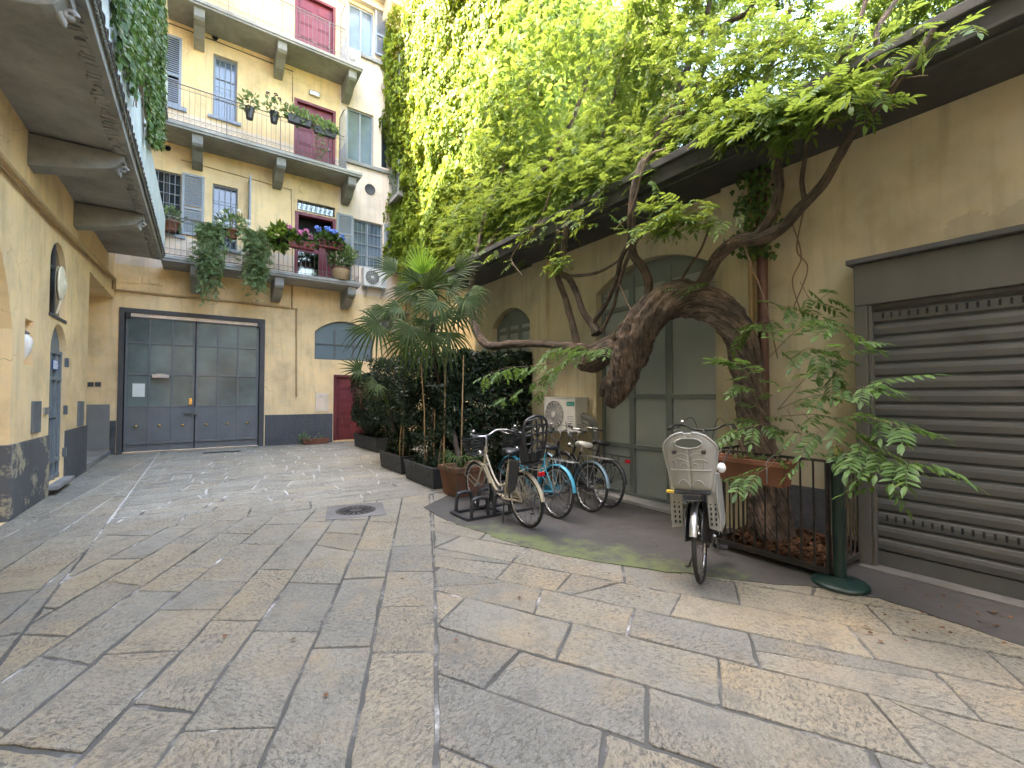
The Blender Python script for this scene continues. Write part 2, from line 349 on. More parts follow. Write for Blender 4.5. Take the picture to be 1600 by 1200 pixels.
# ------------------------------------------------------------------ mesh building
class MB:
    def __init__(s): s.v = []; s.f = []; s.m = []; s.s = []
    def add(s, vs, fs, m=0, smooth=False):
        o = len(s.v)
        s.v.extend([tuple(v) for v in vs])
        for f in fs:
            s.f.append([i+o for i in f]); s.m.append(m); s.s.append(smooth)
        return s
    def box(s, lo, hi, m=0, X=None):
        (a, b, c), (d, e, f) = lo, hi
        vs = [Vector(p) for p in ((a, b, c), (d, b, c), (d, e, c), (a, e, c), (a, b, f), (d, b, f), (d, e, f), (a, e, f))]
        if X: vs = [X @ v for v in vs]
        return s.add(vs, [(0, 3, 2, 1), (4, 5, 6, 7), (0, 1, 5, 4), (1, 2, 6, 5), (2, 3, 7, 6), (3, 0, 4, 7)], m)
    def cbox(s, c, size, rot=(0, 0, 0), m=0):
        X = Matrix.Translation(c) @ Euler(rot).to_matrix().to_4x4()
        h = Vector(size)/2
        return s.box(-h, h, m, X)
    def quad(s, a, b, c, d, m=0): return s.add([a, b, c, d], [(0, 1, 2, 3)], m)
    def bar(s, p, q, wx, wy, m=0, up=Vector((0, 0, 1))):
        p, q = Vector(p), Vector(q); d = q-p
        z = d.normalized(); x = up.cross(z)
        if x.length < 1e-4: x = Vector((1, 0, 0))
        x.normalize(); y = z.cross(x)
        vs = []
        for e in (p, q):
            for a, b in ((-1, -1), (1, -1), (1, 1), (-1, 1)): vs.append(e + x*a*wx/2 + y*b*wy/2)
        return s.add(vs, [(3, 2, 1, 0), (4, 5, 6, 7), (0, 1, 5, 4), (1, 2, 6, 5), (2, 3, 7, 6), (3, 0, 4, 7)], m)
    def tube(s, pts, r, n=6, m=0, cap=True, closed=False, smooth=True):
        pts = [Vector(p) for p in pts]; k = len(pts)
        rs = r if isinstance(r, (list, tuple)) else [r]*k
        tang = []
        for i in range(k):
            a = pts[(i-1) % k] if (closed or i > 0) else pts[0]
            b = pts[(i+1) % k] if (closed or i < k-1) else pts[-1]
            t = b-a; tang.append(t.normalized() if t.length > 1e-9 else Vector((0, 0, 1)))
        nrm = tang[0].orthogonal().normalized()
        vs = []
        for i in range(k):
            nrm = (nrm - tang[i]*nrm.dot(tang[i]))
            nrm = nrm.normalized() if nrm.length > 1e-6 else tang[i].orthogonal().normalized()
            bi = tang[i].cross(nrm)
            for j in range(n):
                a = 2*PI*j/n
                vs.append(pts[i] + (nrm*math.cos(a) + bi*math.sin(a))*rs[i])
        fs = []
        for i in range(k if closed else k-1):
            for j in range(n):
                a, b = i*n+j, i*n+(j+1) % n
                c, d = ((i+1) % k)*n+(j+1) % n, ((i+1) % k)*n+j
                fs.append((a, b, c, d))
        s.add(vs, fs, m, smooth)
        if cap and not closed:
            s.add(vs[:n][::-1], [tuple(range(n))], m); s.add(vs[-n:], [tuple(range(n))], m)
        return s
    def lathe(s, prof, c=(0, 0, 0), n=16, m=0, X=None, smooth=True):
        c = Vector(c); vs = []
        for r, z in prof:
            for j in range(n):
                a = 2*PI*j/n
                v = Vector((r*math.cos(a), r*math.sin(a), z))
                vs.append((X @ v if X else v) + c)
        fs = [(i*n+j, i*n+(j+1) % n, (i+1)*n+(j+1) % n, (i+1)*n+j) for i in range(len(prof)-1) for j in range(n)]
        s.add(vs, fs, m, smooth)
        for i, q in ((0, True), (len(prof)-1, False)):
            if prof[i][0] > 1e-4:
                ring = vs[i*n:(i+1)*n]; s.add(ring[::-1] if q else ring, [tuple(range(n))], m)
        return s
    def ball(s, c, r, n=12, m=0, sz=1.0):
        k = 7
        return s.lathe([(max(r*math.sin(PI*i/k), 1e-5), -r*sz*math.cos(PI*i/k)) for i in range(k+1)], c, n, m)
    def prism(s, pts, d, m=0):
        pts = [Vector(p) for p in pts]; d = Vector(d); k = len(pts)
        s.add(pts + [p+d for p in pts], [tuple(range(k))[::-1], tuple(range(k, 2*k))] + [(i, (i+1) % k, k+(i+1) % k, k+i) for i in range(k)], m)
        return s
    def obj(s, name, mats, parent=None, at=None, bevel=0, local=False, base=True, solid=0, sub=0):
        mats = mats if isinstance(mats, (list, tuple)) else [mats]
        me = bpy.data.meshes.new(name)
        off = Vector((0, 0, 0))
        if not local:
            if parent is not None: off = wloc(parent)
            elif at is not None: off = Vector(at)
            elif base and s.v:
                a = np.array(s.v); lo, hi = a.min(0), a.max(0)
                off = Vector(((lo[0]+hi[0])/2, (lo[1]+hi[1])/2, lo[2]))
        vs = [(v[0]-off.x, v[1]-off.y, v[2]-off.z) for v in s.v]
        me.from_pydata(vs, [], s.f)
        for x in mats: me.materials.append(x)
        if len(mats) > 1: me.polygons.foreach_set('material_index', s.m)
        me.polygons.foreach_set('use_smooth', s.s)
        me.update()
        o = bpy.data.objects.new(name, me); col.objects.link(o)
        if parent is not None: o.parent = parent
        elif not local: o.location = off
        if solid:
            q = o.modifiers.new('solid', 'SOLIDIFY'); q.thickness = solid; q.offset = 0
        if bevel:
            q = o.modifiers.new('bevel', 'BEVEL'); q.width = bevel; q.segments = 2; q.limit_method = 'ANGLE'; q.angle_limit = R(40)
        if sub:
            q = o.modifiers.new('sub', 'SUBSURF'); q.levels = sub; q.render_levels = sub
        return o
def wloc(o):
    v = Vector((0, 0, 0))
    while o is not None: v += o.location; o = o.parent
    return v
def tag(o, label, cat, group=None, kind=None):
    if label: o['label'] = label
    if cat: o['category'] = cat
    if group: o['group'] = group
    if kind: o['kind'] = kind
    return o
def thing(name, label, cat, loc=(0, 0, 0), rz=0, group=None):
    o = bpy.data.objects.new(name, None); col.objects.link(o)
    o.empty_display_size = .1
    o.location = loc; o.rotation_euler = (0, 0, rz)
    return tag(o, label, cat, group)
def npmesh(name, V, F, mat, parent=None, at=None, smooth=False):
    """V (n,3), F (k,4) or (k,3) -> one object"""
    off = wloc(parent) if parent is not None else Vector(at if at is not None else (0, 0, 0))
    V = np.asarray(V, np.float32) - np.array(off, np.float32)
    F = np.asarray(F, np.int32); k = F.shape[1]
    me = bpy.data.meshes.new(name)
    me.vertices.add(len(V)); me.vertices.foreach_set('co', V.ravel())
    me.loops.add(F.size); me.loops.foreach_set('vertex_index', F.ravel())
    me.polygons.add(len(F)); me.polygons.foreach_set('loop_start', np.arange(0, F.size, k, dtype=np.int32))
    me.polygons.foreach_set('loop_total', np.full(len(F), k, np.int32))
    me.polygons.foreach_set('use_smooth', np.full(len(F), smooth))
    me.materials.append(mat); me.update(calc_edges=True)
    o = bpy.data.objects.new(name, me); col.objects.link(o)
    if parent is not None: o.parent = parent
    else: o.location = off
    return o
def crom(pts, k=8):
    """smooth curve through control points (each a Vector, any extra numbers kept alongside)"""
    P = [np.array(p, float) for p in pts]
    P = [2*P[0]-P[1]] + P + [2*P[-1]-P[-2]]
    out = []
    for i in range(1, len(P)-2):
        for j in range(k):
            t = j/k
            out.append(.5*((2*P[i]) + (P[i+1]-P[i-1])*t + (2*P[i-1]-5*P[i]+4*P[i+1]-P[i+2])*t*t + (3*P[i]-P[i-1]-3*P[i+1]+P[i+2])*t**3))
    out.append(P[-2])
    return out
# leaves ---------------------------------------------------------------
def frames(n, fwd, nrm):
    """rotation matrices (n,3,3) whose columns are fwd, side, normal"""
    f = fwd/np.linalg.norm(fwd, axis=1, keepdims=True)
    s = np.cross(nrm, f); s /= np.linalg.norm(s, axis=1, keepdims=True)+1e-9
    u = np.cross(f, s)
    return np.stack([f, s, u], axis=2)
def scatter(T, TF, pos, fwd, nrm, size):
    n = len(pos); A = frames(n, np.asarray(fwd, float), np.asarray(nrm, float))
    V = np.einsum('nij,kj->nki', A, T)*np.asarray(size)[:, None, None] + np.asarray(pos)[:, None, :]
    F = (np.asarray(TF)[None] + (np.arange(n)*len(T))[:, None, None]).reshape(-1, len(TF[0]))
    return V.reshape(-1, 3), F
LEAF_T = np.array([(0, 0, 0), (.45, .30, .06), (1, 0, -.06), (.45, -.30, .06), (.45, 0, 0)], float)
LEAF_F = np.array([(0, 4, 2, 1), (0, 3, 2, 4)])
BROAD_T = np.array([(0, 0, 0), (.35, .42, .07), (1, 0, -.1), (.35, -.42, .07), (.5, 0, -.02)], float)
def frond_template(pairs=5, droop=.25, fold=.12, seed=0):
    """a pinnate leaf: pairs of leaflets and one at the tip, one quad per half leaflet"""
    q = random.Random(seed); V = []; F = []
    def leaflet(b, ang, L, wd, dz):
        c, s = math.cos(ang), math.sin(ang); o = len(V)
        for x, y, z in ((0, 0, 0), (.42, wd, fold*.4), (1, 0, -fold), (.42, -wd, fold*.4), (.45, 0, 0)):
            V.append((b[0]+(x*c-y*s)*L, b[1]+(x*s+y*c)*L, b[2]+z*L+dz*x*L))
        F.append((o, o+4, o+2, o+1)); F.append((o, o+3, o+2, o+4))
    for i in range(pairs):
        t = .18+.72*i/pairs; b = (t, 0, -droop*t*t)
        for sd in (1, -1):
            leaflet(b, sd*R(q.uniform(48, 66)), q.uniform(.30, .36)*(1-.2*abs(t-.5)), .25, -q.uniform(.1, .35))
    leaflet((.9, 0, -droop*.81), R(q.uniform(-8, 8)), .36, .24, -.3)
    o = len(V)                                       # the stalk, a narrow blade
    for t in (0, .5, .92): V.append((t, .008, -droop*t*t)); V.append((t, -.008, -droop*t*t))
    F.append((o, o+1, o+3, o+2)); F.append((o+2, o+3, o+5, o+4))
    return np.array(V), np.array(F)
def frond_fine(pairs=5, droop=.25, fold=.12, seed=0):
    q = random.Random(seed); V = []; F = []
    def leaflet(b, ang, L, wd, dz):
        c, s = math.cos(ang), math.sin(ang); o = len(V)
        for x, y, z in ((0, 0, 0), (.26, wd*.82, fold*.35), (.60, wd*.88, fold*.1), (.90, wd*.30, -fold*.6), (1, 0, -fold), (.90, -wd*.30, -fold*.6), (.60, -wd*.88, fold*.1), (.26, -wd*.82, fold*.35), (.48, 0, 0)):
            V.append((b[0]+(x*c-y*s)*L, b[1]+(x*s+y*c)*L, b[2]+z*L+dz*x*L))
        F.extend([(o, o+8, o+2, o+1), (o+8, o+4, o+3, o+2), (o, o+7, o+6, o+8), (o+8, o+6, o+5, o+4)])
    for i in range(pairs):
        t = .2+.72*i/pairs; b = (t, 0, -droop*t*t)
        for sd in (1, -1): leaflet(b, sd*R(q.uniform(46, 64)), q.uniform(.30, .37)*(1-.2*abs(t-.5)), .20, -q.uniform(.1, .4))
    leaflet((.9, 0, -droop*.81), R(q.uniform(-8, 8)), .37, .20, -.3)
    o = len(V)
    for t in (0, .5, .92): V.append((t, .006, -droop*t*t)); V.append((t, -.006, -droop*t*t))
    F.append((o, o+1, o+3, o+2)); F.append((o+2, o+3, o+5, o+4))
    return np.array(V), np.array(F)
FINE = [frond_fine(5, .25, .12, 4), frond_fine(6, .4, .15, 5), frond_fine(4, .15, .1, 6)]
FR = [frond_template(5, .25, .12, 1), frond_template(6, .4, .15, 2), frond_template(4, .15, .1, 3)]
def unit(n): 
    v = rng.normal(size=(n, 3)); return v/np.linalg.norm(v, axis=1, keepdims=True)
def fronds(pos, fwd, size, nz=1.0, jit=.35, T=None):
    T = T or FR
    """scatter pinnate leaves; returns V, F"""
    pos = np.asarray(pos, float); n = len(pos)
    fwd = np.asarray(fwd, float); fwd = fwd/np.linalg.norm(fwd, axis=1, keepdims=True)
    nrm = np.tile((0, 0, nz), (n, 1)) + unit(n)*jit
    which = rng.integers(0, 3, n); Vs = []; Fs = []; o = 0
    for k in range(3):
        i = which == k
        if not i.any(): continue
        V, F = scatter(T[k][0], T[k][1], pos[i], fwd[i], nrm[i], np.asarray(size)[i])
        Vs.append(V); Fs.append(F+o); o += len(V)
    return np.concatenate(Vs), np.concatenate(Fs)
def join(L):
    Vs = []; Fs = []; o = 0
    for V, F in L: Vs.append(V); Fs.append(F+o); o += len(V)
    return np.concatenate(Vs), np.concatenate(Fs)
# ------------------------------------------------------------------ ground
FY, XL, XR, XD, XS, XE = 16.1, -2.0, 5.35, 5.55, 5.17, 4.5
g = MB(); g.quad((-300, -300, -.007), (300, -300, -.007), (300, 300, -.007), (-300, 300, -.007))
tag(g.obj('ground', M['mortar'], at=(0, 0, 0)), None, None, kind='structure')

def clip(poly, a, b):
    """part of a 2-D polygon left of the line a->b"""
    out = []; n = len(poly)
    sd = lambda p: (b[0]-a[0])*(p[1]-a[1]) - (b[1]-a[1])*(p[0]-a[0])
    for i in range(n):
        p, q = poly[i], poly[(i+1) % n]; sp, sq = sd(p), sd(q)
        if sp >= 0: out.append(p)
        if (sp > 0 and sq < 0) or (sp < 0 and sq > 0):
            t = sp/(sp-sq); out.append((p[0]+(q[0]-p[0])*t, p[1]+(q[1]-p[1])*t))
    return out
def area(p): return .5*sum(p[i][0]*p[(i+1) % len(p)][1]-p[(i+1) % len(p)][0]*p[i][1] for i in range(len(p)))
def inset(p, d):
    n = len(p); L = []
    for i in range(n):
        a, b = np.array(p[i]), np.array(p[(i+1) % n]); e = b-a; l = np.linalg.norm(e)
        if l < 1e-5: continue
        nn = np.array((-e[1], e[0]))/l
        L.append((a+nn*d, b+nn*d))
    q = list(p)
    for a, b in L: q = clip(q, tuple(a), tuple(b))
    return q
slabs = MB()
def slab(poly, gap=.012):
    if area(poly) < 0: poly = poly[::-1]
    if len(poly) < 3 or area(poly) < .006: return
    p = inset(poly, gap*random.uniform(.25, .95))
    if len(p) < 3 or area(p) < .004: return
    # break the straight edges up a little and round the corners
    r = []
    n = len(p)
    for i in range(n):
        a, b = Vector(p[i]), Vector(p[(i+1) % n]); L = (b-a).length
        k = max(2, int(L/.09)); nn = Vector((-(b-a).y, (b-a).x)).normalized()
        cr = min(random.uniform(.004, .022), L*.2)
        r.append(a+(b-a)*(cr/max(L, 1e-5)))
        for j in range(1, k):
            q = a+(b-a)*(j/k); r.append(q+nn*abs(random.gauss(0, .0055)))
        r.append(b-(b-a)*(cr/max(L, 1e-5)))
    zc = random.uniform(-.002, .003); tx, ty = random.gauss(0, .0035), random.gauss(0, .0035)
    cx, cy = sum(v.x for v in r)/len(r), sum(v.y for v in r)/len(r)
    Z = lambda v: zc+tx*(v.x-cx)+ty*(v.y-cy)
    n = len(r)
    low = [(v.x, v.y, -.02) for v in r]
    mid = [(v.x, v.y, Z(v)-.004) for v in r]
    c = Vector((cx, cy))
    ins = [v+(c-v).normalized()*min(.006, (c-v).length*.2) for v in r]
    top = [(v.x, v.y, Z(v)) for v in ins]
    fs = [tuple(range(2*n, 3*n))]
    for i in range(n):
        j = (i+1) % n
        fs += [(i, j, n+j, n+i), (n+i, n+j, 2*n+j, 2*n+i)]
    slabs.add(low+mid+top, fs)
def field(region, ang, wid, ln, org=(0, 0), skew=0., crack=.12, gap=.012, span=12, y0=None):
    """rows of slabs running along ang, cut to a convex region"""
    d = Vector((math.cos(ang), math.sin(ang))); e = Vector((-d.y, d.x)); o = Vector(org)
    if area(region) < 0: region = region[::-1]
    y = -span if y0 is None else y0
    while y < span:
        h = random.uniform(*wid); x = -span-random.uniform(0, 1); ja, jb = 0., 0.
        while x < span:
            l = random.uniform(*ln)
            ka, kb = random.gauss(0, .03), random.gauss(0, .03)
            P = [o+d*a+e*b for a, b in ((x+ja+skew*y, y), (x+l+ka+skew*y, y), (x+l+kb+skew*(y+h), y+h), (x+jb+skew*(y+h), y+h))]; ja, jb = ka, kb
            q = [(v.x, v.y) for v in P]
            for i in range(len(region)):
                q = clip(q, region[i], region[(i+1) % len(region)])
                if len(q) < 3: break
            if len(q) >= 3:
                if random.random() < crack and abs(area(q)) > .22:
                    c = (sum(v[0] for v in q)/len(q)+random.gauss(0, .08), sum(v[1] for v in q)/len(q)+random.gauss(0, .08))
                    a = random.uniform(0, PI); b2 = (c[0]+math.cos(a), c[1]+math.sin(a))
                    for pr in ((c, b2), (b2, c)):
                        z = clip(q, *pr)
                        if len(z) >= 3: slab(z, gap*.45)
                else: slab(q, gap)
            x += l
        y += h
s0, s1 = (-.92, -2.1), (3.13, 6.745)                      # the seam down the middle of the court
field([(-1.0, -2.1), s0, s1, (-.95, 6.9)], R(66.4), (.34, .54), (.55, 1.15), (.42, 1.9), .24, .10)
field([s0, (5.6, -2.1), (5.6, 1.0), (3.6, 6.7), s1], R(-61.5), (.36, .50), (.60, 1.15), (.05, .12), -.12, .22)
field([(-.95, 6.9), s1, (6.2, 6.628), (6.2, 16.2), (-.95, 16.2)], R(-2.18), (.30, .58), (.45, 1.15), (-.95, 6.9), .1, .16, .024, 18, 0.)
field([(-2.3, -2.1), (-1.0, -2.1), (-.95, 6.9), (-.95, 16.2), (-2.3, 16.2)], R(84), (.32, .62), (.8, 1.7), (.1, .2), .2, .14, .009, 18)
tag(slabs.obj('paving', M['stone'], at=(0, 0, 0)), None, None, kind='structure')
# worn concrete where the bicycles stand, plus painted shade and stain by the shutter
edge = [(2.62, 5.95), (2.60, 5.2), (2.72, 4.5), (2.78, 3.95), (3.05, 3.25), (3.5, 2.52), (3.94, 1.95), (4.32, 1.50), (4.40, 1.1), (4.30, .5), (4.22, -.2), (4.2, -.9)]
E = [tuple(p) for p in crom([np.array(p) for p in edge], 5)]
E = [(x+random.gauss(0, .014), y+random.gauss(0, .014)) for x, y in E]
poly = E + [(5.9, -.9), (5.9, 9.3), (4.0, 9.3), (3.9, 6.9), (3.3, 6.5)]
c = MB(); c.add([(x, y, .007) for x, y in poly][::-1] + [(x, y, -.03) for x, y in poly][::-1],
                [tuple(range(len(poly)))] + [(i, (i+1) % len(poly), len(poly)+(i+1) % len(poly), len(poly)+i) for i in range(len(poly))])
tag(c.obj('concrete_path_and_shade', M['court'], at=(0, 0, 0)), None, None, kind='structure')

# ------------------------------------------------------------------ walls with openings
def wall(mb, mp, u0, u1, w0, w1, holes, mfun=lambda u, w: 0, cuts_u=(), cuts_w=(), depth=.22, mrev=0):
    us = sorted({u0, u1, *[x for h in holes for x in h[:2]], *cuts_u}); us = [x for x in us if u0 <= x <= u1]
    ws = sorted({w0, w1, *[x for h in holes for x in h[2:4]], *cuts_w}); ws = [x for x in ws if w0 <= x <= w1]
    for i in range(len(us)-1):
        for j in range(len(ws)-1):
            a, b, p, q = us[i], us[i+1], ws[j], ws[j+1]
            cu, cw = (a+b)/2, (p+q)/2
            if any(h[0] < cu < h[1] and h[2] < cw < h[3] for h in holes): continue
            mb.quad(mp(a, p, 0), mp(b, p, 0), mp(b, q, 0), mp(a, q, 0), mfun(cu, cw))
    for h in holes:
        a, b, p, q = h[:4]; rise = h[4] if len(h) > 4 else 0; D = h[5] if len(h) > 5 else depth
        out = outline(a, b, p, q, rise)
        n = len(out)
        for i in range(n):
            s, t = out[i], out[(i+1) % n]
            mb.quad(mp(*s, 0), mp(*t, 0), mp(*t, D), mp(*s, D), mrev)
        if rise:
            arc = out[2:]                                  # from the right springing over to the left one
            for i in range(len(arc)-1):
                s, t = arc[i], arc[i+1]
                mb.quad(mp(s[0], s[1], 0), mp(t[0], t[1], 0), mp(t[0], q, 0), mp(s[0], q, 0), mfun((a+b)/2, q))
def outline(a, b, p, q, rise, k=14):
    if not rise: return [(a, p), (b, p), (b, q), (a, q)]
    hw = (b-a)/2; Rr = (hw*hw+rise*rise)/(2*rise); cz = q-Rr; th = math.asin(min(1, hw/Rr))
    if rise > hw*.98:
        return [(a, p), (b, p)] + [((a+b)/2+hw*math.cos(PI*i/k), q-rise+rise*math.sin(PI*i/k)) for i in range(k+1)]
    return [(a, p), (b, p)] + [((a+b)/2+Rr*math.sin(th-2*th*i/k), cz+Rr*math.cos(th-2*th*i/k)) for i in range(k+1)]
mF = lambda u, w, d: (u, FY+d, w)
mL = lambda u, w, d: (XL-d, u, w)
mR = lambda u, w, d: (XR+d, u, w)
def fu(px, py, Y=FY): p = onY(px, py, Y); return p.x, p.z
def frect(pl, pr, yt, yb, Y=FY):
    u0, w1 = fu(pl, yt, Y); w0 = fu(pl, yb, Y)[1]; u1 = fu(pr, yt, Y)[0]
    return [u0, u1, w0, w1]
def lrect(pl, pr, yt, yb):
    a = onX(pl, yt, XL); b = onX(pl, yb, XL); c = onX(pr, yt, XL)
    return [a.y, c.y, b.z, a.z]
def pbox(mb, mp, a, b, p, q, d0, d1, m=0):
    """a box on a wall: u a..b, height p..q, depth d0..d1"""
    c = [mp(x, y, z) for x in (a, b) for y in (p, q) for z in (d0, d1)]
    A = np.array(c); mb.box(tuple(A.min(0)), tuple(A.max(0)), m)

# ------------------------------------------------------------------ the ochre building across the court
B = thing('apartment_building', 'tall ochre stuccoed apartment building across the court with red doors and iron balconies', 'building', (1.2, FY+2, 0))
Z1, Z2, Z3 = 5.22, 8.92, 12.55            # undersides of the three balconies
XB = 4.30                                  # their right ends
YB = 15.02
f = {}
f['w1a'] = frect(237, 284, 262, 361); f['w1b'] = frect(332.5, 372, 286, 386); f['d1'] = frect(461, 525, 329, 440); f['d1'][2] = Z1+.16
f['t1'] = frect(465, 523, 312, 327); f['w1c'] = frect(552, 598, 341, 414)
f['w2a'] = frect(246, 285, 46, 157); f['w2b'] = frect(333.6, 371.5, 83, 181); f['d2'] = frect(460, 525, 152, 262); f['d2'][2] = Z2+.16
f['w2c'] = frect(542.5, 584, 166, 249); f['w2d'] = frect(596, 608, 184, 261)
f['d3'] = frect(461, 525, -18, 60); f['d3'][2] = Z3+.16
f['w3c'] = frect(544.7, 584, 2, 76); f['w3d'] = frect(625, 660, 41, 84)
f['gate'] = [-1.80, 1.52, .0, 3.92]
f['arch'] = frect(492, 583, 511, 561); f['dg'] = [f['arch'][0]+.62, f['arch'][0]+1.95, .05, 2.32]
f['arch'][3] += .28
ax = .42
holes = [f[k] for k in f if k != 'arch'] + [f['arch'] + [ax]]
for h in holes[:]:
    if h is f['gate']: holes[holes.index(h)] = h+[0, .16]
xs = f['w2c'][0]-.25
WF = MB()
def mfun(u, w):
    if w > Z1 and u > xs: return 1
    if Z1 < w < Z1+1.0 or Z2 < w < Z2+1.0: return 1
    return 0
wall(WF, mF, -4.5, 7.2, 0, 16.3, holes, mfun, (xs,), (Z1, Z1+1.0, Z2, Z2+1.0))
WF.quad((-4.5, FY+.42, 0), (7.2, FY+.42, 0), (7.2, FY+.42, 16.3), (-4.5, FY+.42, 16.3), 2)
obw = WF.obj('wall', [M['ochre'], M['cream'], M['dark']], B)
p = MB(); p.box((1.66, FY-.022, 0), (f['dg'][0]-.02, FY+.1, .98)); p.obj('plinth', M['plinth'], B, bevel=.008)
p = MB(); p.box((-2.02, FY-.03, 0), (-1.90, FY+.05, .92)); p.obj('plinth', M['plinth'], B, bevel=.008)
p = MB(); p.box((-2.7, FY-.016, .14), (-2.03, FY+.05, 1.36)); p.obj('dado', M['dado'], B)
p = MB(); p.box((-5.5, FY-.95, 16.32), (7.6, FY+9, 16.5)); p.box((-5.5, FY-.5, 16.05), (7.6, FY+.0, 16.31)); p.box((-5.5, FY-.2, 15.8), (7.6, FY-.0, 16.04)); p.obj('cornice', M['cream'], B)
for x in (-1, .6, 2.2, 3.8, 5.3):
    p = MB(); p.prism([(x, FY-.02, 15.5), (x, FY-.22, 15.7), (x, FY-.85, 16.3), (x, FY-.02, 16.3)], (.22, 0, 0))
    p.obj('cornice_bracket', M['cream'], B)
p = MB(); p.quad((-5.5, FY-1, 16.51), (7.6, FY-1, 16.51), (7.6, FY+8, 19), (-5.5, FY+8, 19)); p.obj('roof', M['roof'], B)
p = MB(); p.quad((7.2, FY, 0), (7.2, FY+9, 0), (7.2, FY+9, 16.3), (7.2, FY, 16.3)); p.obj('side_wall', M['ochre'], B); p = MB(); p.quad((-4.5, FY, 0), (-4.5, FY+9, 0), (-4.5, FY+9, 16.3), (-4.5, FY, 16.3)); p.obj('side_wall', M['ochre'], B)

def window(parent, mp, r, fm, gm, nx=2, nz=1, d=.14, sill=None, grille=None, fw=.05, name='window', curtain=None):
    a, b, p_, q = r[:4]
    fr = MB()
    for x in (a, b-fw): pbox(fr, mp, x, x+fw, p_, q, d-.03, d+.03)
    for z in (p_, q-fw): pbox(fr, mp, a+fw, b-fw, z, z+fw, d-.03, d+.03)
    for i in range(1, nx): x = a+(b-a)*i/nx; pbox(fr, mp, x-fw*.6, x+fw*.6, p_+fw, q-fw, d-.025, d+.025)
    for i in range(1, nz): z = p_+(q-p_)*i/nz; pbox(fr, mp, a+fw, b-fw, z-.016, z+.016, d-.018, d+.018)
    o = fr.obj(name, fm, parent, bevel=.004)
    g = MB(); g.quad(mp(a, p_, d+.012), mp(b, p_, d+.012), mp(b, q, d+.012), mp(a, q, d+.012)); g.obj('pane', gm, o)
    if sill:
        s = MB(); pbox(s, mp, a-.12, b+.12, p_-.09, p_-.002, -.07, d-.04); s.obj('sill', sill, o, bevel=.006)
    if grille:
        gr = MB(); n1, n2 = grille
        for i in range(n1+1): x = a+.02+(b-a-.04)*i/n1; gr.tube([mp(x, p_+.01, .045), mp(x, q-.01, .045)], .010, 5)
        for i in range(n2+1): z = p_+.03+(q-p_-.06)*i/n2; gr.tube([mp(a, z, .045), mp(b, z, .045)], .009, 5)
        gr.obj('grille', M['shut'], o)
    return o
def louvre(parent, r, mp, d0=-.05, th=.045, mat=None, mid=True, label=None):
    """a louvred shutter leaf lying in a plane of mp"""
    a, b, p_, q = r; fw = .065; m = MB()
    for x in (a, b-fw): pbox(m, mp, x, x+fw, p_, q, d0, d0+th)
    zs = [p_, q-fw] + ([p_+(q-p_)*.42] if mid else [])
    for z in zs: pbox(m, mp, a+fw, b-fw, z, z+fw, d0+.002, d0+th-.002)
    z = p_+fw
    while z < q-fw-.02:
        if not (mid and abs(z-(p_+(q-p_)*.42)) < fw):
            c0 = mp(a+fw, z, d0+.006); c1 = mp(b-fw, z, d0+.006); c2 = mp(b-fw, z+.05, d0+th-.006); c3 = mp(a+fw, z+.05, d0+th-.006)
            m.add([c0, c1, c2, c3, tuple(Vector(c0)+Vector((0, 0, .009))), tuple(Vector(c1)+Vector((0, 0, .009))), tuple(Vector(c2)+Vector((0, 0, .009))), tuple(Vector(c3)+Vector((0, 0, .009)))],
                  [(0, 1, 2, 3), (7, 6, 5, 4), (0, 4, 5, 1), (2, 6, 7, 3)])
        z += .062
    o = m.obj('shutter', mat or M['blue'], parent)
    if label: o['label'] = label
    return o
bl, sh = M['blue'], M['shut']
window(B, mF, f['w1a'], M['surround'], M['glass'], 2, 3, .16, sh, (5, 6))
louvre(B, frect(285, 320, 270, 366), mF, -.06, .045, sh)
window(B, mF, f['w1b'], sh, M['glass'], 1, 2, .16, sh, (4, 4))
mS = lambda u, w, d: (fu(388, 300)[0]+d, FY-u, w)
z1, z0 = fu(388, 283)[1], fu(388, 338)[1]
louvre(B, [.02, .50, z0-.55, z1], mS, 0, .045, sh)
window(B, mF, f['w1c'], sh, M['glassblue'], 2, 4, .12, None, (7, 4))
louvre(B, frect(526, 551, 332.5, 389), mF, -.06, .045, sh)
louvre(B, frect(600, 619, 351, 412), mF, -.06, .045, sh)
r = f['w2a']; louvre(B, [r[0], r[1], r[2], r[3]], mF, .0, .05, bl)
s = MB(); pbox(s, mF, r[0]-.1, r[1]+.14, r[2]-.12, r[2]-.002, -.08, .1); s.obj('sill', bl, B, bevel=.006)
window(B, mF, f['w2b'], bl, M['glassblue'], 1, 3, .16, bl, (4, 2), .07)
window(B, mF, f['w2c'], sh, M['glassblue'], 2, 1, .10, None, None, .06)
window(B, mF, f['w2d'], sh, M['glass'], 1, 1, .10, None, None, .05)
s = MB(); pbox(s, mF, f['w2c'][0]-.1, f['w2d'][1]+.35, f['w2c'][2]-.13, f['w2c'][2]-.004, -.09, .03); s.obj('sill_course', M['bracket'], B, bevel=.01)
window(B, mF, f['w3c'], bl, M['glassblue'], 2, 1, .10, None, None, .06)
louvre(B, frect(585, 605, 14, 86), mF, -.12, .05, bl)
s = MB(); pbox(s, mF, f['w3c'][0]-.1, f['w3d'][0]-.1, f['w3c'][2]-.13, f['w3c'][2]-.004, -.09, .03); s.obj('sill_course', M['bracket'], B, bevel=.01)
window(B, mF, f['w3d'], bl, M['glass'], 2, 1, .14, bl)
louvre(B, [f['w3d'][0], (f['w3d'][0]+f['w3d'][1])/2, f['w3d'][2], f['w3d'][3]], mF, .01, .05, bl)

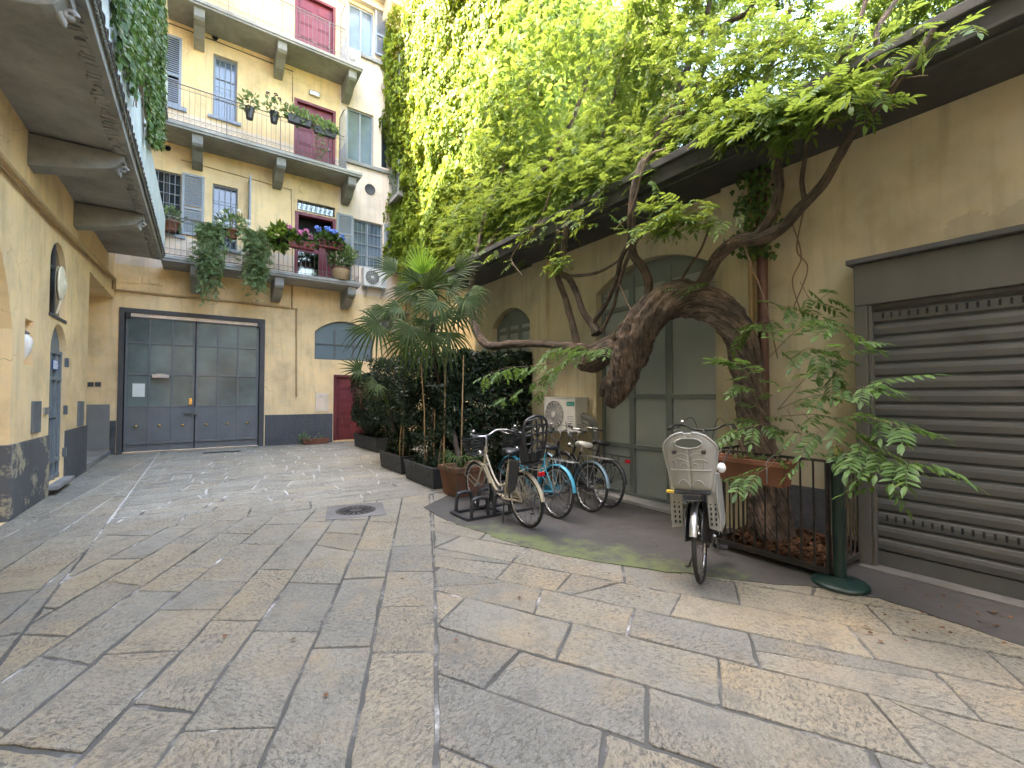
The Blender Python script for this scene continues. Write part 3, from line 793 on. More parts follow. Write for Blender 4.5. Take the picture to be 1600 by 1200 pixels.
def panel_door(parent, r, mp, mat, d=.10, rows=5, cols=2, name='door', knob=True, label=None):
    a, b, p_, q = r; m = MB(); fr = .09
    pbox(m, mp, a, a+fr, p_, q, -.02, d+.04); pbox(m, mp, b-fr, b, p_, q, -.02, d+.04); pbox(m, mp, a+fr, b-fr, q-fr, q, -.02, d+.04)
    pbox(m, mp, a+fr, b-fr, p_, q-fr, d, d+.05)
    W, Hh = b-a-2*fr, q-p_-fr
    for i in range(cols):
        for j in range(rows):
            x0 = a+fr+W*(i+.10)/cols; x1 = a+fr+W*(i+.90)/cols
            y0 = p_+Hh*(j+.10)/rows; y1 = p_+Hh*(j+.88)/rows
            pbox(m, mp, x0, x1, y0, y1, d-.012, d+.01); pbox(m, mp, x0+.05, x1-.05, y0+.05, y1-.05, d-.024, d+.005)
    o = m.obj(name, mat, parent, bevel=.006)
    if label: o['label'] = label
    if knob:
        h = MB(); c0 = Vector(mp(b-fr-.10, p_+1.05, d-.04)); h.ball(c0, .035); c1 = Vector(mp(b-fr-.10, p_+1.25, d-.02)); h.ball(c1, .022)
        h.obj('handle', M['chrome'], o)
    return o
panel_door(B, f['d2'], mF, M['red']); panel_door(B, f['d3'], mF, M['red'])
# the open door: frame, leaf swung in, glazed inner leaf
a, b, z0, z1 = f['d1']
m = MB(); pbox(m, mF, a, a+.11, z0, z1, -.03, .2); pbox(m, mF, b-.11, b, z0, z1, -.03, .2); pbox(m, mF, a+.11, b-.11, z1-.11, z1, -.03, .2)
pbox(m, mF, b-.52, b-.11, z0, z0+1.7, .08, .13); pbox(m, mF, a+.11, b-.52, z0+1.05, z0+1.2, .09, .13)
o = m.obj('door', M['red'], B, bevel=.006); o['label'] = 'dark red door standing open behind the hydrangeas'
g = MB(); g.quad(mF(a+.11, z0, .115), mF(b-.52, z0, .115), mF(b-.52, z0+1.05, .115), mF(a+.11, z0+1.05, .115)); g.obj('pane', M['mirror'], o)
a, b, z0, z1 = f['t1']
m = MB()
for z in (z0, z1): m.tube([mF(a, z, -.01), mF(b, z, -.01)], .012, 5)
n = 8
for i in range(n+1): x = a+(b-a)*i/n; m.tube([mF(x, z0, -.01), mF(x, z1, -.01)], .009, 5)
for i in range(n):
    cx, cz = a+(b-a)*(i+.5)/n, (z0+z1)/2
    m.tube([mF(cx+.05*math.cos(t*PI/6), cz+.1*math.sin(t*PI/6), -.012) for t in range(12)], .007, 4, closed=True)
o = m.obj('transom_grille', M['iron'], B)
g = MB(); g.quad(mF(a, z0, .1), mF(b, z0, .1), mF(b, z1, .1), mF(a, z1, .1)); g.obj('pane', M['mirror'], o)

# balconies
def rail(m, pts, zb, h=1.08, step=.125, scroll=True):
    for (ax_, ay), (bx, by) in zip(pts[:-1], pts[1:]):
        L = math.hypot(bx-ax_, by-ay); n = max(1, int(L/step)); dx, dy = (bx-ax_)/L, (by-ay)/L
        for z, r_ in ((zb+.05, .011), (zb+.20, .007), (zb+h-.12, .007), (zb+h, .016)): m.tube([(ax_, ay, z), (bx, by, z)], r_, 5)
        for i in range(n+1):
            s = L*i/n; x, y = ax_+dx*s, ay+dy*s
            m.tube([(x, y, zb), (x, y, zb+h)], .006 if i % 11 else .015, 4)
            if scroll and i < n:
                for zc, sg in ((zb+.125, 1), (zb+h-.06, -1)):
                    pts2 = []
                    for k in range(9):
                        a = k/8*1.6*PI; rr = .048*(1-.55*k/8)
                        q = s+L/n*.5+sg*(-.01+rr*math.cos(a)); pts2.append((ax_+dx*q, ay+dy*q, zc+sg*rr*math.sin(a)))
                    m.tube(pts2, .0045, 3, cap=False)
def corbel(parent, x, zt, mat=M['bracket'], wd=.26, axis='y', x0=None, out=.98, h=.62):
    m = MB()
    if axis == 'y':
        P = [(x-wd/2, FY+.02, zt), (x-wd/2, FY+.02, zt-h), (x-wd/2, FY-.18, zt-h+.02), (x-wd/2, FY-.45, zt-h*.86), (x-wd/2, FY-.72, zt-h*.58), (x-wd/2, FY-out+.06, zt-h*.50), (x-wd/2, FY-out, zt-h*.40), (x-wd/2, FY-out, zt)]
        m.prism(P, (wd, 0, 0))
    o = m.obj('bracket', mat, parent, bevel=.012)
    return o
for Z, posts in ((Z1, (306, 435, 547)), (Z2, (308, 438, 548)), (Z3, (311, 440, 549))):
    s = MB(); s.box((-.95, YB, Z), (XB, FY+.02, Z+.13)); s.box((-.95, YB-.03, Z+.06), (XB+.03, FY-.004, Z+.155))
    bal = s.obj('balcony', M['slabc'], B, bevel=.012)
    r_ = MB(); xe = XB-.55 if Z != Z1 else XB-.05
    rail(r_, [(-.90, YB+.05), (xe, YB+.05)], Z+.155)
    if Z == Z1: rail(r_, [(xe, YB+.05), (xe, FY-.1)], Z+.155)
    r_.obj('railing', M['iron'], bal)
    for px in posts:
        corbel(bal, onY(px, {Z1: 450, Z2: 260, Z3: 60}[Z], FY-.75).x, Z-.002)
    if Z != Z1:                                            # lattice screen at the end
        t = MB(); x = xe+.06; y0, y1 = YB+.04, FY-.12; z0, z1 = Z+.16, Z+2.35
        prof = [(y0, z0), (y1, z0), (y1, z1), (y0+.4, z1), (y0+.12, z1-.12), (y0, z1-.45)]
        t.tube([(x, y, z) for y, z in prof], .016, 5, closed=True)
        for k in range(-9, 16):
            for sg in (1, -1):
                seg = []
                for q in range(41):
                    y = y0+(y1-y0)*q/40; z = z0+.19*k+sg*(y-y0)*1.25+(1.3 if sg < 0 else 0)
                    if z0 <= z <= z1-(.45*max(0, 1-(y-y0)/.35)): seg.append((x, y, z))
                if len(seg) > 2: t.tube([seg[0], seg[-1]], .006, 4)
        for k in range(1, 12): y = y0+(y1-y0)*k/12; t.tube([(x, y, z0), (x, y, min(z1, z0+.95))], .02, 4)
        t.obj('lattice_screen', M['shut'], bal)
    else:
        t = MB(); t.box((XB-.32, YB+.05, Z+.155), (XB-.28, FY-.3, Z+1.2)); t.obj('end_panel', sh, bal)

# gate
a, b, z0, z1 = f['gate']
m = MB()
pbox(m, mF, a-.08, a+.03, 0, z1+.10, -.03, .12); pbox(m, mF, b-.03, b+.11, 0, z1+.10, -.03, .12); pbox(m, mF, a+.03, b-.03, z1-.02, z1+.10, -.03, .12)
m.obj('gate_surround', M['surround'], B)
m = MB(); pbox(m, mF, a+.1, b-.1, z1-.12, z1-.022, .02, .14); m.obj('roller_box', M['cream'], B)
m = MB()
for x in (a+.06, b-.1):
    m = MB(); pbox(m, mF, x, x+.1, z1-.16, z1-.02, -.05, .02); m.obj('gate_motor', M['black'], B)
d = .09; gz = [fu(192, y)[1] for y in (489, 534, 584, 636, 692)]; gz = [z1-.14, gz[1], gz[2], gz[3], .26]
xm = fu(304.7, 600)[0]
bars = MB(); pan = MB()
kn = []
for (x0, x1, cut) in ((a+.05, xm-.012, [fu(p_, 600)[0] for p_ in (232, 268.5)]), (xm+.012, b-.05, [fu(p_, 600)[0] for p_ in (340.5, 371.5)])):
    xs_ = [x0, *cut, x1]
    for i, x in enumerate(xs_):
        wv = .05 if i in (0, 3) else .04
        q = x if i == 0 else x-wv if i == 3 else x-wv/2
        pbox(bars, mF, q, q+wv, .03, gz[0], d-.02, d+.03)
    for z in gz[:4]: pbox(bars, mF, x0+.05, x1-.05, z-.022, z+.022, d-.018, d+.028)
    pbox(bars, mF, x0+.02, x1-.02, .03, gz[4]-.02, d+.004, d+.02); pbox(bars, mF, x0+.002, x1-.002, gz[4]-.03, gz[4]+.03, d-.035, d+.03)
    pbox(bars, mF, x0+.02, x1-.02, gz[4]+.03, gz[3]-.02, d-.005, d+.02)
    for i in range(3):
        kn.append(((xs_[i]+xs_[i+1])/2, gz[4]+(gz[3]-gz[4])*.47))
    pan.quad(mF(x0+.03, gz[3], d+.006), mF(x1-.03, gz[3], d+.006), mF(x1-.03, gz[0], d+.006), mF(x0+.03, gz[0], d+.006))
G = bars.obj('gate', M['gate'], B, bevel=.005); G['label'] = 'wide grey double gate with frosted panes and brass studs'
pan.obj('pane', M['gatepane'], G)
for x, z in kn:
    k = MB(); k.ball(mF(x, z, d-.02), .042, 10); k.obj('stud', M['brass'], G)
k = MB(); pbox(k, mF, fu(238, 585)[0], fu(264, 585)[0], fu(238, 590)[1], fu(238, 585)[1], -.04, d-.02); pbox(k, mF, fu(244, 585)[0], fu(258, 585)[0], fu(238, 585)[1]+.003, fu(238, 585)[1]+.025, -.02, d-.025); k.obj('letter_tray', M['alu'], G)
k = MB(); pbox(k, mF, fu(289, 640)[0], fu(301, 640)[0], fu(295, 646)[1], fu(295, 639)[1], -.01, d-.022); pbox(k, mF, fu(303, 640)[0], fu(307.5, 640)[0], fu(295, 648)[1], fu(295, 636)[1], -.02, d-.022); k.obj('lock', M['gate'], G)
k = MB(); pbox(k, mF, fu(295, 640)[0], fu(300, 640)[0], fu(295, 632)[1], fu(295, 622)[1], .0, d-.022); k.obj('lock_plate', M['brass'], G)
k = MB(); pbox(k, mF, fu(206, 620)[0], fu(225.5, 620)[0], fu(206, 620)[1], fu(206, 599)[1], d-.012, d-.003)
tag(k.obj('paper_notice', M['paper']), 'pale paper notice taped to a lower left pane of the big grey gate', 'notice')

# low arched window and red door by the planters
a, b, z0, z1 = f['arch']
o = MB()
ol = outline(a, b, z0, z1, ax)
fz = z1-ax
for x in (a, b-.06): pbox(o, mF, x, x+.06, z0, fz, .07, .13)
for x in (a+(b-a)*.34, a+(b-a)*.66): pbox(o, mF, x-.03, x+.03, z0+.06, fz+.1, .07, .13)
pbox(o, mF, a+.06, b-.06, z0, z0+.06, .072, .128); pbox(o, mF, a+.06, b-.06, z0+(fz-z0)*.55, z0+(fz-z0)*.55+.05, .072, .128)
ow = o.obj('window', M['gate'], B, bevel=.004)
g = MB(); g.add([mF(x, z, .11) for x, z in ol], [tuple(range(len(ol)))]); g.obj('pane', plain('blue_grey_pane', (.135, .19, .21), .4, var=.1, scale=2), ow)
panel_door(B, f['dg'], mF, M['redold'], .08, 5, 2, 'door', False, 'scuffed dark red ground floor door beside the planters')
# pipes, vents, boxes
def pipe(name, pts, r, mat, parent=B):
    m = MB(); m.tube(pts, r, 8)
    for q in pts[1:-1]: m.ball(q, r*1.35, 8)
    return m.obj(name, mat, parent)
zz = fu(460, 483)[1]
pipe('drain_pipe', [(-2.6, FY-.05, fu(180, 453)[1]), (fu(452, 480)[0], FY-.05, zz+.02)], .035, M['pipey'])
pipe('drain_pipe', [mF(fu(456, 446)[0], Z1-.02, -.05), mF(fu(456, 480)[0], zz+.02, -.05), mF(fu(463, 482)[0], zz-.0, -.05), mF(fu(463, 600)[0], fu(463, 620)[1], -.05)], .026, M['pipey'])
zq = fu(456, 300)[1]
pipe('cable', [mF(fu(283, 250)[0], fu(283, 250)[1], -.02), mF(fu(455, 297)[0], fu(455, 297)[1], -.02), mF(fu(457, 430)[0], fu(457, 430)[1], -.02)], .013, M['pipey'])
pipe('cable', [mF(fu(242, 28)[0], fu(242, 28)[1], -.02), mF(fu(457, 112)[0], fu(457, 112)[1], -.02), mF(fu(457, 160)[0], fu(457, 160)[1], -.02)], .013, M['surround'])
pipe('drain_pipe', [(f['w2a'][0]-.22, FY-.06, Z2+.2), (f['w2a'][0]-.22, FY-.06, 16)], .05, M['alu'])
def plate(name, mp, a, b, p_, q, d, mat, parent):
    m = MB(); pbox(m, mp, a, b, p_, q, -d, .01); return m.obj(name, mat, parent, bevel=.004)
r = frect(493, 513, 614, 643); plate('meter_box', mF, *r, .03, M['cream'], B)
for pl, pr, yt, yb in ((182, 219, 427, 440), (222, 256, 431, 443)): plate('vent_cover', mF, *frect(pl, pr, yt, yb), .012, M['ochre'], B)
for px, py in ((576, 503), (262, 232), (336, 60)):
    m = MB(); u, z = fu(px, py); m.lathe([(.001, 0), (.075, 0), (.085, .03), (.06, .03), (.05, -.0)], (u, FY-.012, z), 12, 0, Matrix.Rotation(PI/2, 4, 'X')); m.obj('vent', M['surround'], B)
u, z = fu(578, 296); m = MB(); m.lathe([(.001, .01), (.17, .01), (.19, .03), (.19, 0)], (u, FY, z), 20, 0, Matrix.Rotation(PI/2, 4, 'X')); m.obj('vent', M['surround'], B)
u, z = fu(491, 148); m = MB(); m.cbox((u, FY-.05, z), (.34, .10, .16)); m.obj('bulkhead_lamp', M['alu'], B, bevel=.03)
for px in (141.5, 153):
    r = frect(px-4.5, px+5, 597, 604); plate('doorbell_panel', mF, *r, .02, M['surround'], B)
st = MB(); st.box((-3.6, 12.9, 0), (-1.99, FY-.03, .13)); tag(st.obj('step', M['step'], B, bevel=.012), None, None)

# ------------------------------------------------------------------ left wing
L = thing('courtyard_wing', 'ochre left hand wing with a narrow grey door under deep concrete balconies', 'building', (-3.5, 11, 0))
l = {}
l['niche'] = lrect(39.5, 53, 497, 570); l['win'] = lrect(79, 104, 402, 489); l['door'] = lrect(79, 104, 541, 753)
l['win'][3] += .36; l['door'][3] += .42; l['door'][2] = .16
hl = [l['niche']+[0, .28], l['win']+[l['win'][3]-lrect(79, 104, 402, 489)[3], .09], l['door']+[.42, .1], [12.9, FY+.1, 0, 4.25, 0, 1.5], [2.0, 8.32, 0, 4.75, 2.3, 1.2]]
LW = MB(); wall(LW, mL, -6, FY, 0, 17.0, hl)
LW.quad((XL-1.5, 12.9, 0), (XL-1.5, FY, 0), (XL-1.5, FY, 4.25), (XL-1.5, 12.9, 4.25), 0)
LW.quad((XL-1.2, 2, 0), (XL-1.2, 8.32, 0), (XL-1.2, 8.32, 4.75), (XL-1.2, 2, 4.75), 0)
LW.quad((XL-3, -6, 0), (XL-3, FY, 0), (XL-3, FY, 17), (XL-3, -6, 17), 0)
LW.quad((XL-3, -6, 0), (XL, -6, 0), (XL, -6, 17), (XL-3, -6, 17), 0)
LW.obj('wall', M['ochre'], L)
dz = l['door']
for lo, hi in (((XL-.1, 8.30, 0), (XL+.025, dz[0]-.01, .97)), ((XL-.1, dz[1]+.01, 0), (XL+.025, 12.92, .97)), ((XL-1.2, 8.26, 0), (XL-.102, 8.32, .97))):
    m = MB(); m.box(lo, hi); m.obj('plinth', M['plinth_peel' if hi[1] < dz[0] and lo[1] > 8.28 else 'plinth'], L, bevel=.01)
m = MB(); m.box((XL-8, -7, 17), (XL+.9, FY-1, 17.2)); m.box((XL-8, -7, 17.2), (XL+.7, FY-1, 17.5)); m.obj('roof', M['roof'], L)
# door
a, b, z0, z1 = l['door']
m = MB(); ol = outline(a, b, z0, z1, .42)
m.add([mL(u, z, .09) for u, z in ol], [tuple(range(len(ol)))])
for x in (a, a+(b-a)*.33, a+(b-a)*.66, b-.05): pbox(m, mL, x, x+.05, z0, z1-.44, .055, .088)
for z in (z0+.02, z0+.30, z1-.95, z1-.5): pbox(m, mL, a, b, z, z+.06, .05, .086)
D = m.obj('door', M['doorl'], L); D['label'] = 'narrow grey arched service door'
m = MB(); m.tube([mL(a+.1, z0+1.05, .03), mL(a+.42, z0+1.06, .01)], .018, 6); m.obj('handle', M['black'], D)
m = MB()
for z in (z0+.35, z0+1.1, z0+1.95): pbox(m, mL, b-.01, b+.06, z, z+.16, -.03, .02)
m.obj('hinge', M['gate'], D)
m = MB(); pbox(m, mL, a-.04, b+.06, z0-.07, z0-.003, -.14, .05); m.obj('threshold', M['step'], L, bevel=.008)
m = MB(); pbox(m, mL, a, b+.04, 0, z0-.072, -.03, .05); m.obj('vent', M['black'], L)
r = lrect(88, 97, 562, 577)
m = MB(); pbox(m, mL, r[0], r[1], r[2], r[3], .042, .05)
pbox(m, mL, r[0]+.02, r[1]-.02, (r[2]+r[3])/2-.006, (r[2]+r[3])/2+.006, .038, .045, 1)
for zc in (r[2]+(r[3]-r[2])*.27, r[2]+(r[3]-r[2])*.76):
    n = 4; x0, x1 = r[0]+.05, r[1]-.05
    for i in range(n):
        xa = x0+(x1-x0)*i/n; pbox(m, mL, xa, xa+(x1-x0)/n*.62, zc-.03, zc+.03, .039, .045, 1)
m.obj('sign_plate', [M['sign'], M['signw']], D)
# arched window with the mask
a, b, z0, z1 = l['win']
m = MB(); ol = outline(*hl[1][:5])
m.add([mL(u, z, .075) for u, z in ol], [tuple(range(len(ol)))]); m.obj('window', glass('old_window_glass', (.06, .058, .05), .2, .5), L)
m = MB(); pbox(m, mL, (a+b)/2-.03, (a+b)/2+.03, z0, z1-.02, .04, .07); pbox(m, mL, a, b, z0+(z1-z0)*.62, z0+(z1-z0)*.62+.05, .04, .07); pbox(m, mL, a-.03, b+.03, z0-.05, z0-.002, -.02, .07); m.obj('window_frame', M['surround'], L)
c0 = onX(95.5, 443, XL+.10)
mk = MB(); n1, n2 = 26, 22
def maskpt(i, j):
    t = 2*PI*i/n1; q = j/n2; rr = math.sin(q*PI/2); y, z = rr*math.cos(t), rr*math.sin(t)
    h = .10*math.sqrt(max(0, 1-rr*rr))
    h += .045*math.exp(-(y/.16)**2-((z+.06)/.30)**2) - .035*(math.exp(-((abs(y)-.36)/.15)**2-((z-.2)/.09)**2)) - .03*math.exp(-(y/.26)**2-((z+.48)/.06)**2) + .025*math.exp(-((abs(y)-.42)/.2)**2-((z+.12)/.2)**2)
    h += .008*math.sin(10*t)*max(0, rr-.8)*4; h *= .5
    return (c0.x+h, c0.y+y*.21, c0.z+z*.28)
vs_ = [maskpt(i, j) for j in range(1, n2+1) for i in range(n1)]; vs_.append(maskpt(0, 0))
fs_ = [(j*n1+i, j*n1+(i+1) % n1, (j+1)*n1+(i+1) % n1, (j+1)*n1+i) for j in range(n2-1) for i in range(n1)] + [(len(vs_)-1, (i+1) % n1, i) for i in range(n1)]
mk.add(vs_, fs_, 0, True); mk.add([(c0.x-.03, *v[1:]) for v in vs_[(n2-1)*n1:n2*n1]], [tuple(range(n1))])
mk.tube([(c0.x, c0.y, c0.z-.27), (c0.x-.04, c0.y, z0+.01)], .014, 5)
tag(mk.obj('wall_mask', M['mask'], solid=0), 'ivory ceramic face mask mounted in the arched window of the left wall', 'mask')
# lamp in its niche
r = l['niche']; ly = (r[0]+r[1])/2
lp = thing('niche_lamp', 'white drop shaped glass lamp hanging in a small niche of the left wall', 'lamp', (XL-.02, ly-.05, r[2]))
zt = r[3]-.20
m = MB(); m.lathe([(.01, zt-.36), (.035, zt-.33), (.075, zt-.23), (.095, zt-.12), (.085, zt-.05), (.05, zt-.01), (.04, zt)], (XL-.06, ly+.03, 0), 18); m.obj('globe', M['lampw'], lp)
m = MB(); m.lathe([(.05, zt), (.065, zt+.02), (.02, zt+.05)], (XL-.06, ly+.03, 0), 12); m.tube([(XL-.06, ly+.03, zt+.04), (XL-.12, ly+.03, zt+.09), (XL-.27, ly+.03, zt+.1)], .012, 6); m.obj('bracket', M['iron'], lp)
for pl, pr, yt, yb, nm, mt in ((49, 61, 627, 677, 'meter_box', 'gate'), (66.5, 72, 637, 648, 'intercom', 'alu'), (121, 129, 627, 666, 'meter_box', 'gate')):
    plate(nm, mL, *lrect(pl, pr, yt, yb), .03, M[mt], L)
# balconies of the wing
XO = -.95
for k, Z in enumerate((Z1, Z2, Z3)):
    s = MB(); s.box((XL-.02, -5, Z), (XO-.0, YB-.002, Z+.13)); s.box((XO-.07, -5, Z-.02), (XO+.03, YB-.034, Z+.15))
    if k == 0:
        y = 3.
        while y < YB-.1:                                 # frayed drip edge
            s.cbox((XO-.07-random.uniform(0, .05), y, Z-.012-random.uniform(0, .012)), (random.uniform(.05, .16), random.uniform(.03, .09), .04), (0, 0, random.uniform(-.3, .3))); y += random.uniform(.05, .11)
    else: s.box((XO, YB-.03, Z), (XO+.001, YB, Z+.13))
    bal = s.obj('balcony', M['slabc'], L, bevel=.01)
    r_ = MB(); y = -5.0
    zb, zt = Z+.10, Z+1.14
    pts = []
    while y < YB+.02: pts.append(y); y += .035
    for i, (ya, yb) in enumerate(zip(pts[:-1], pts[1:])):
        xa, xb = XO+.055+.022*(i % 2), XO+.055+.022*((i+1) % 2)
        r_.quad((xa, ya, zb), (xb, yb, zb), (xb, yb, zt), (xa, ya, zt))
    r_.obj('screen', M['reed'], bal, solid=.006)
    q = MB(); q.tube([(XO+.03, -5, zt+.02), (XO+.03, YB+.03, zt+.02)], .022, 6); q.tube([(XO+.085, -5, zb+.02), (XO+.085, YB+.03, zb+.02)], .012, 5)
    y = -5
    while y < YB: q.tube([(XO+.02, y, Z+.1), (XO+.02, y, zt)], .012, 4); q.tube([(XO+.09, y, zb+.03+.02*math.sin(y*9)), (XO+.10, y+.08, zb+.06), (XO+.09, y+.16, zb+.03)], .012, 4); y += .2
    q.tube([(XO+.06, YB+.02, Z+.1), (XO+.06, YB+.02, zt)], .025, 6)
    q.obj('railing', M['iron'], bal)
    for yc in ((5.5, 8.85, 11.5) if k == 0 else ()):
        h = .52; P = []
        for q in range(13):
            t = q/12; P.append((XL+.0+t*.98, 0, Z-.01-(.46-.24*t)-.025*math.sin(t*PI)+(.10*max(0, (t-.85)/.15)**2)))
        P = [(XL-.02, 0, Z-.022)] + P + [(XL+1.0, 0, Z-.14), (XL+1.0, 0, Z-.022)]
        m = MB(); m.prism([(x, yc-.15, z) for x, _, z in P], (0, .30, 0))
        br = m.obj('bracket', M['bracket'], bal, bevel=.012)
        # carved end
        e = MB(); cx, cz = XL+1.0, Z-.20
        e.tube([(cx-.03+.05*math.cos(a)*(1-a/9), yc, cz+.05*math.sin(a)*(1-a/9)) for a in [i*.5 for i in range(13)]], .032, 6)
        e.tube([(cx-.1, yc, cz-.0), (cx-.07, yc, cz-.07), (cx-.05, yc, cz-.12)], [.05, .035, .012], 6)
        e.obj('scroll', M['bracket'], br)
m = MB(); m.tube([onX(-40, 200, XL+.07), onX(88, 347, XL+.07), onX(178, 436, XL+.07), onX(178, 452, XL+.07)], .045, 8); m.obj('drain_pipe', M['pipey'], L)

# ------------------------------------------------------------------ low garage building on the right
Gb = thing('garage_building', 'low ochre garage building along the right side with a dark overhanging eave', 'building', (XR+1, 4, 0))
ya, yb = onX(1130, 600, XD).y, onX(945, 600, XD).y
D1 = [ya-.02, yb, .03, 3.62]; D2 = [7.05, 8.45, .03, 3.46]
WT = 4.17; YE = 9.2
shr = onX(1344, 883, XS); SY = shr.y                      # left end of the shutter frame
hr = [D1+[.34, .2], D2+[.36, .2], [-3.6, SY-.02, 0, 2.5, 0, .25]]
W_ = MB(); wall(W_, mR, -6, YE, 0, WT, hr)
W_.quad((XR, YE, 0), (12, YE, 0), (12, YE, WT), (XR, YE, WT)); W_.quad((XR+.3, -6, 0), (XR+.3, YE, 0), (XR+.3, YE, WT), (XR+.3, -6, WT))
W_.obj('wall', M['ochre_r'], Gb)
m = MB(); m.box((XE, -6, WT), (13, YE+.15, WT+.20)); m.box((XE-.06, -6, WT+.17), (13, YE+.2, WT+.26)); m.box((XE+.10, -6, WT-.035), (XE+.22, YE+.1, WT-.002))
m.obj('eave', M['eave'], Gb, bevel=.01)
m = MB(); m.quad((XE, -6, WT+.265), (13, -6, WT+.6), (13, YE+.2, WT+.6), (XE, YE+.2, WT+.265)); m.obj('roof', M['roof'], Gb)
for y0, y1 in ((2.62, 3.0), (6.42, 6.85)):
    m = MB(); m.box((XR-.10, y0, 0), (XR+.02, y1, WT-.003)); m.obj('pilaster', M['ochre_r'], Gb, bevel=.01)
for y0, y1, h in ((1.95, 2.6, .62), (5.33, 6.4, .45)):
    m = MB(); m.box((XR-.012, y0, .0), (XR+.02, y1, h)); m.obj('plinth', M['plinth'], Gb)
def bigdoor(r, rise, lab, rows):
    a, b, z0, z1 = r; m = MB(); d = .16
    zs = z1-rise
    for x in [a, b-.06] : pbox(m, mR, x, x+.06, z0, zs, d-.03, d+.03)
    for t in (.30, .62): x = b-(b-a)*(t); pbox(m, mR, x-.05, x+.05, z0, zs+rise*.55, d-.03, d+.03)
    for z in rows+[z0]: pbox(m, mR, a+.06, b-.06, z, z+.07, d-.026, d+.026)
    o = m.obj('door', M['doorgrey'], Gb, bevel=.006); o['label'] = lab
    g = MB(); ol = outline(a, b, z0, z1, rise); g.add([mR(u, z, d+.004) for u, z in ol], [tuple(range(len(ol)))]); g.obj('pane', M['wallpane'], o)
    g = MB(); arc = [(a, zs)] + [p_ for p_ in ol[2:] if p_[1] > zs+.001][::-1] + [(b, zs)]
    g.prism([mR(u, z, d-.012) for u, z in arc], (.012, 0, 0)); g.obj('tympanum', M['doorgrey'], o)
    return o
bigdoor(D1, .34, 'tall arched greenish grey door with frosted panels behind the wisteria arch', [.78, 1.55, 2.95])
bigdoor(D2, .36, 'arched greenish grey door half hidden by the clipped hedge', [.8, 1.6, 2.95])
m = MB(); m.box((XR-.16, ya-.1, .0), (XR+.25, yb+.1, .05)); m.obj('threshold', M['step'], Gb)
# roller shutter with its box and frame
zt = onX(1340, 483, XS).z; zl = onX(1334, 415, XS-.05).z
m = MB(); m.box((XS-.03, SY-.10, 0), (XS+.17, SY, zt+.02)); m.box((XS-.01, SY-.13, 0), (XS+.1, SY-.102, zt+.02)); m.obj('shutter_frame', M['shutter'], Gb, bevel=.006)
m = MB(); m.box((XS-.03, -4, zt+.022), (XR+.01, SY, zl)); m.obj('shutter_box', M['shutter'], Gb, bevel=.008)
m = MB(); m.box((XS-.10, -4, zl+.002), (XR+.01, SY+.04, zl+.05)); m.obj('shutter_ledge', M['surround'], Gb, bevel=.006)
m = MB(); z = .16; Hs = .125; xs_ = XS+.06; y1 = SY-.115; row = 0
m.box((xs_-.01, -3.6, .02), (xs_+.02, y1, .155))
slots = []
while z < zt-.02:
    prof = [(0, 0), (-.018, .012), (-.024, Hs*.5), (-.018, Hs-.03), (0, Hs-.016), (.006, Hs-.008), (0, Hs)]
    for (p0, q0), (p1, q1) in zip(prof[:-1], prof[1:]): m.quad((xs_+p0, -3.6, z+q0), (xs_+p0, y1, z+q0), (xs_+p1, y1, z+q1), (xs_+p1, -3.6, z+q1))
    slots.append(z); z += Hs
for zz_ in (slots[2], slots[-2]):
    y = y1-.08
    while y > -1.2: m.box((xs_-.027, y-.016, zz_+.035), (xs_-.022, y, zz_+.085), 1); y -= .062
m.obj('roller_shutter', [M['slatmetal'], M['dark']], Gb)
m = MB(); m.box((XS-.12, -3.6, 0), (XS+.2, SY-.02, .018)); m.obj('shutter_sill', M['sill'], Gb)
# patch of lost plaster over the shutter box
pp = [onX(x, y, XR-.006) for x, y in ((1472, 372), (1478, 350), (1500, 338), (1520, 333), (1533, 331), (1545, 338), (1560, 338), (1572, 324), (1590, 316), (1640, 300), (1700, 290), (1700, 330), (1600, 358), (1540, 365))]
pp = [a+(b-a)*(k/6)+(Vector((0, random.gauss(0, .012), random.gauss(0, .012))) if k and i < 9 else Vector()) for i, (a, b) in enumerate(zip(pp, pp[1:]+pp[:1])) for k in range(6)]
m = MB(); m.prism(pp, (.0055, 0, 0)); m.obj('bare_patch', M['bare'], Gb)
# rain pipe in the corner of the pilaster
yp = onX(1191, 420, XR-.16).y
m = MB(); m.tube([(XR-.16, yp, .3), (XR-.16, yp, WT-.04)], .055, 10)
for z in (1.1, 2.4, 3.7): m.lathe([(.062, 0), (.066, .01), (.066, .04), (.062, .05)], (XR-.16, yp, z), 10)
m.obj('rain_pipe', M['pipe'], Gb)
m = MB(); m.tube([(XR-.09, yp+.16, .3), (XR-.09, yp+.16, WT-.04)], .03, 8); m.obj('rain_pipe', M['pipey'], Gb)

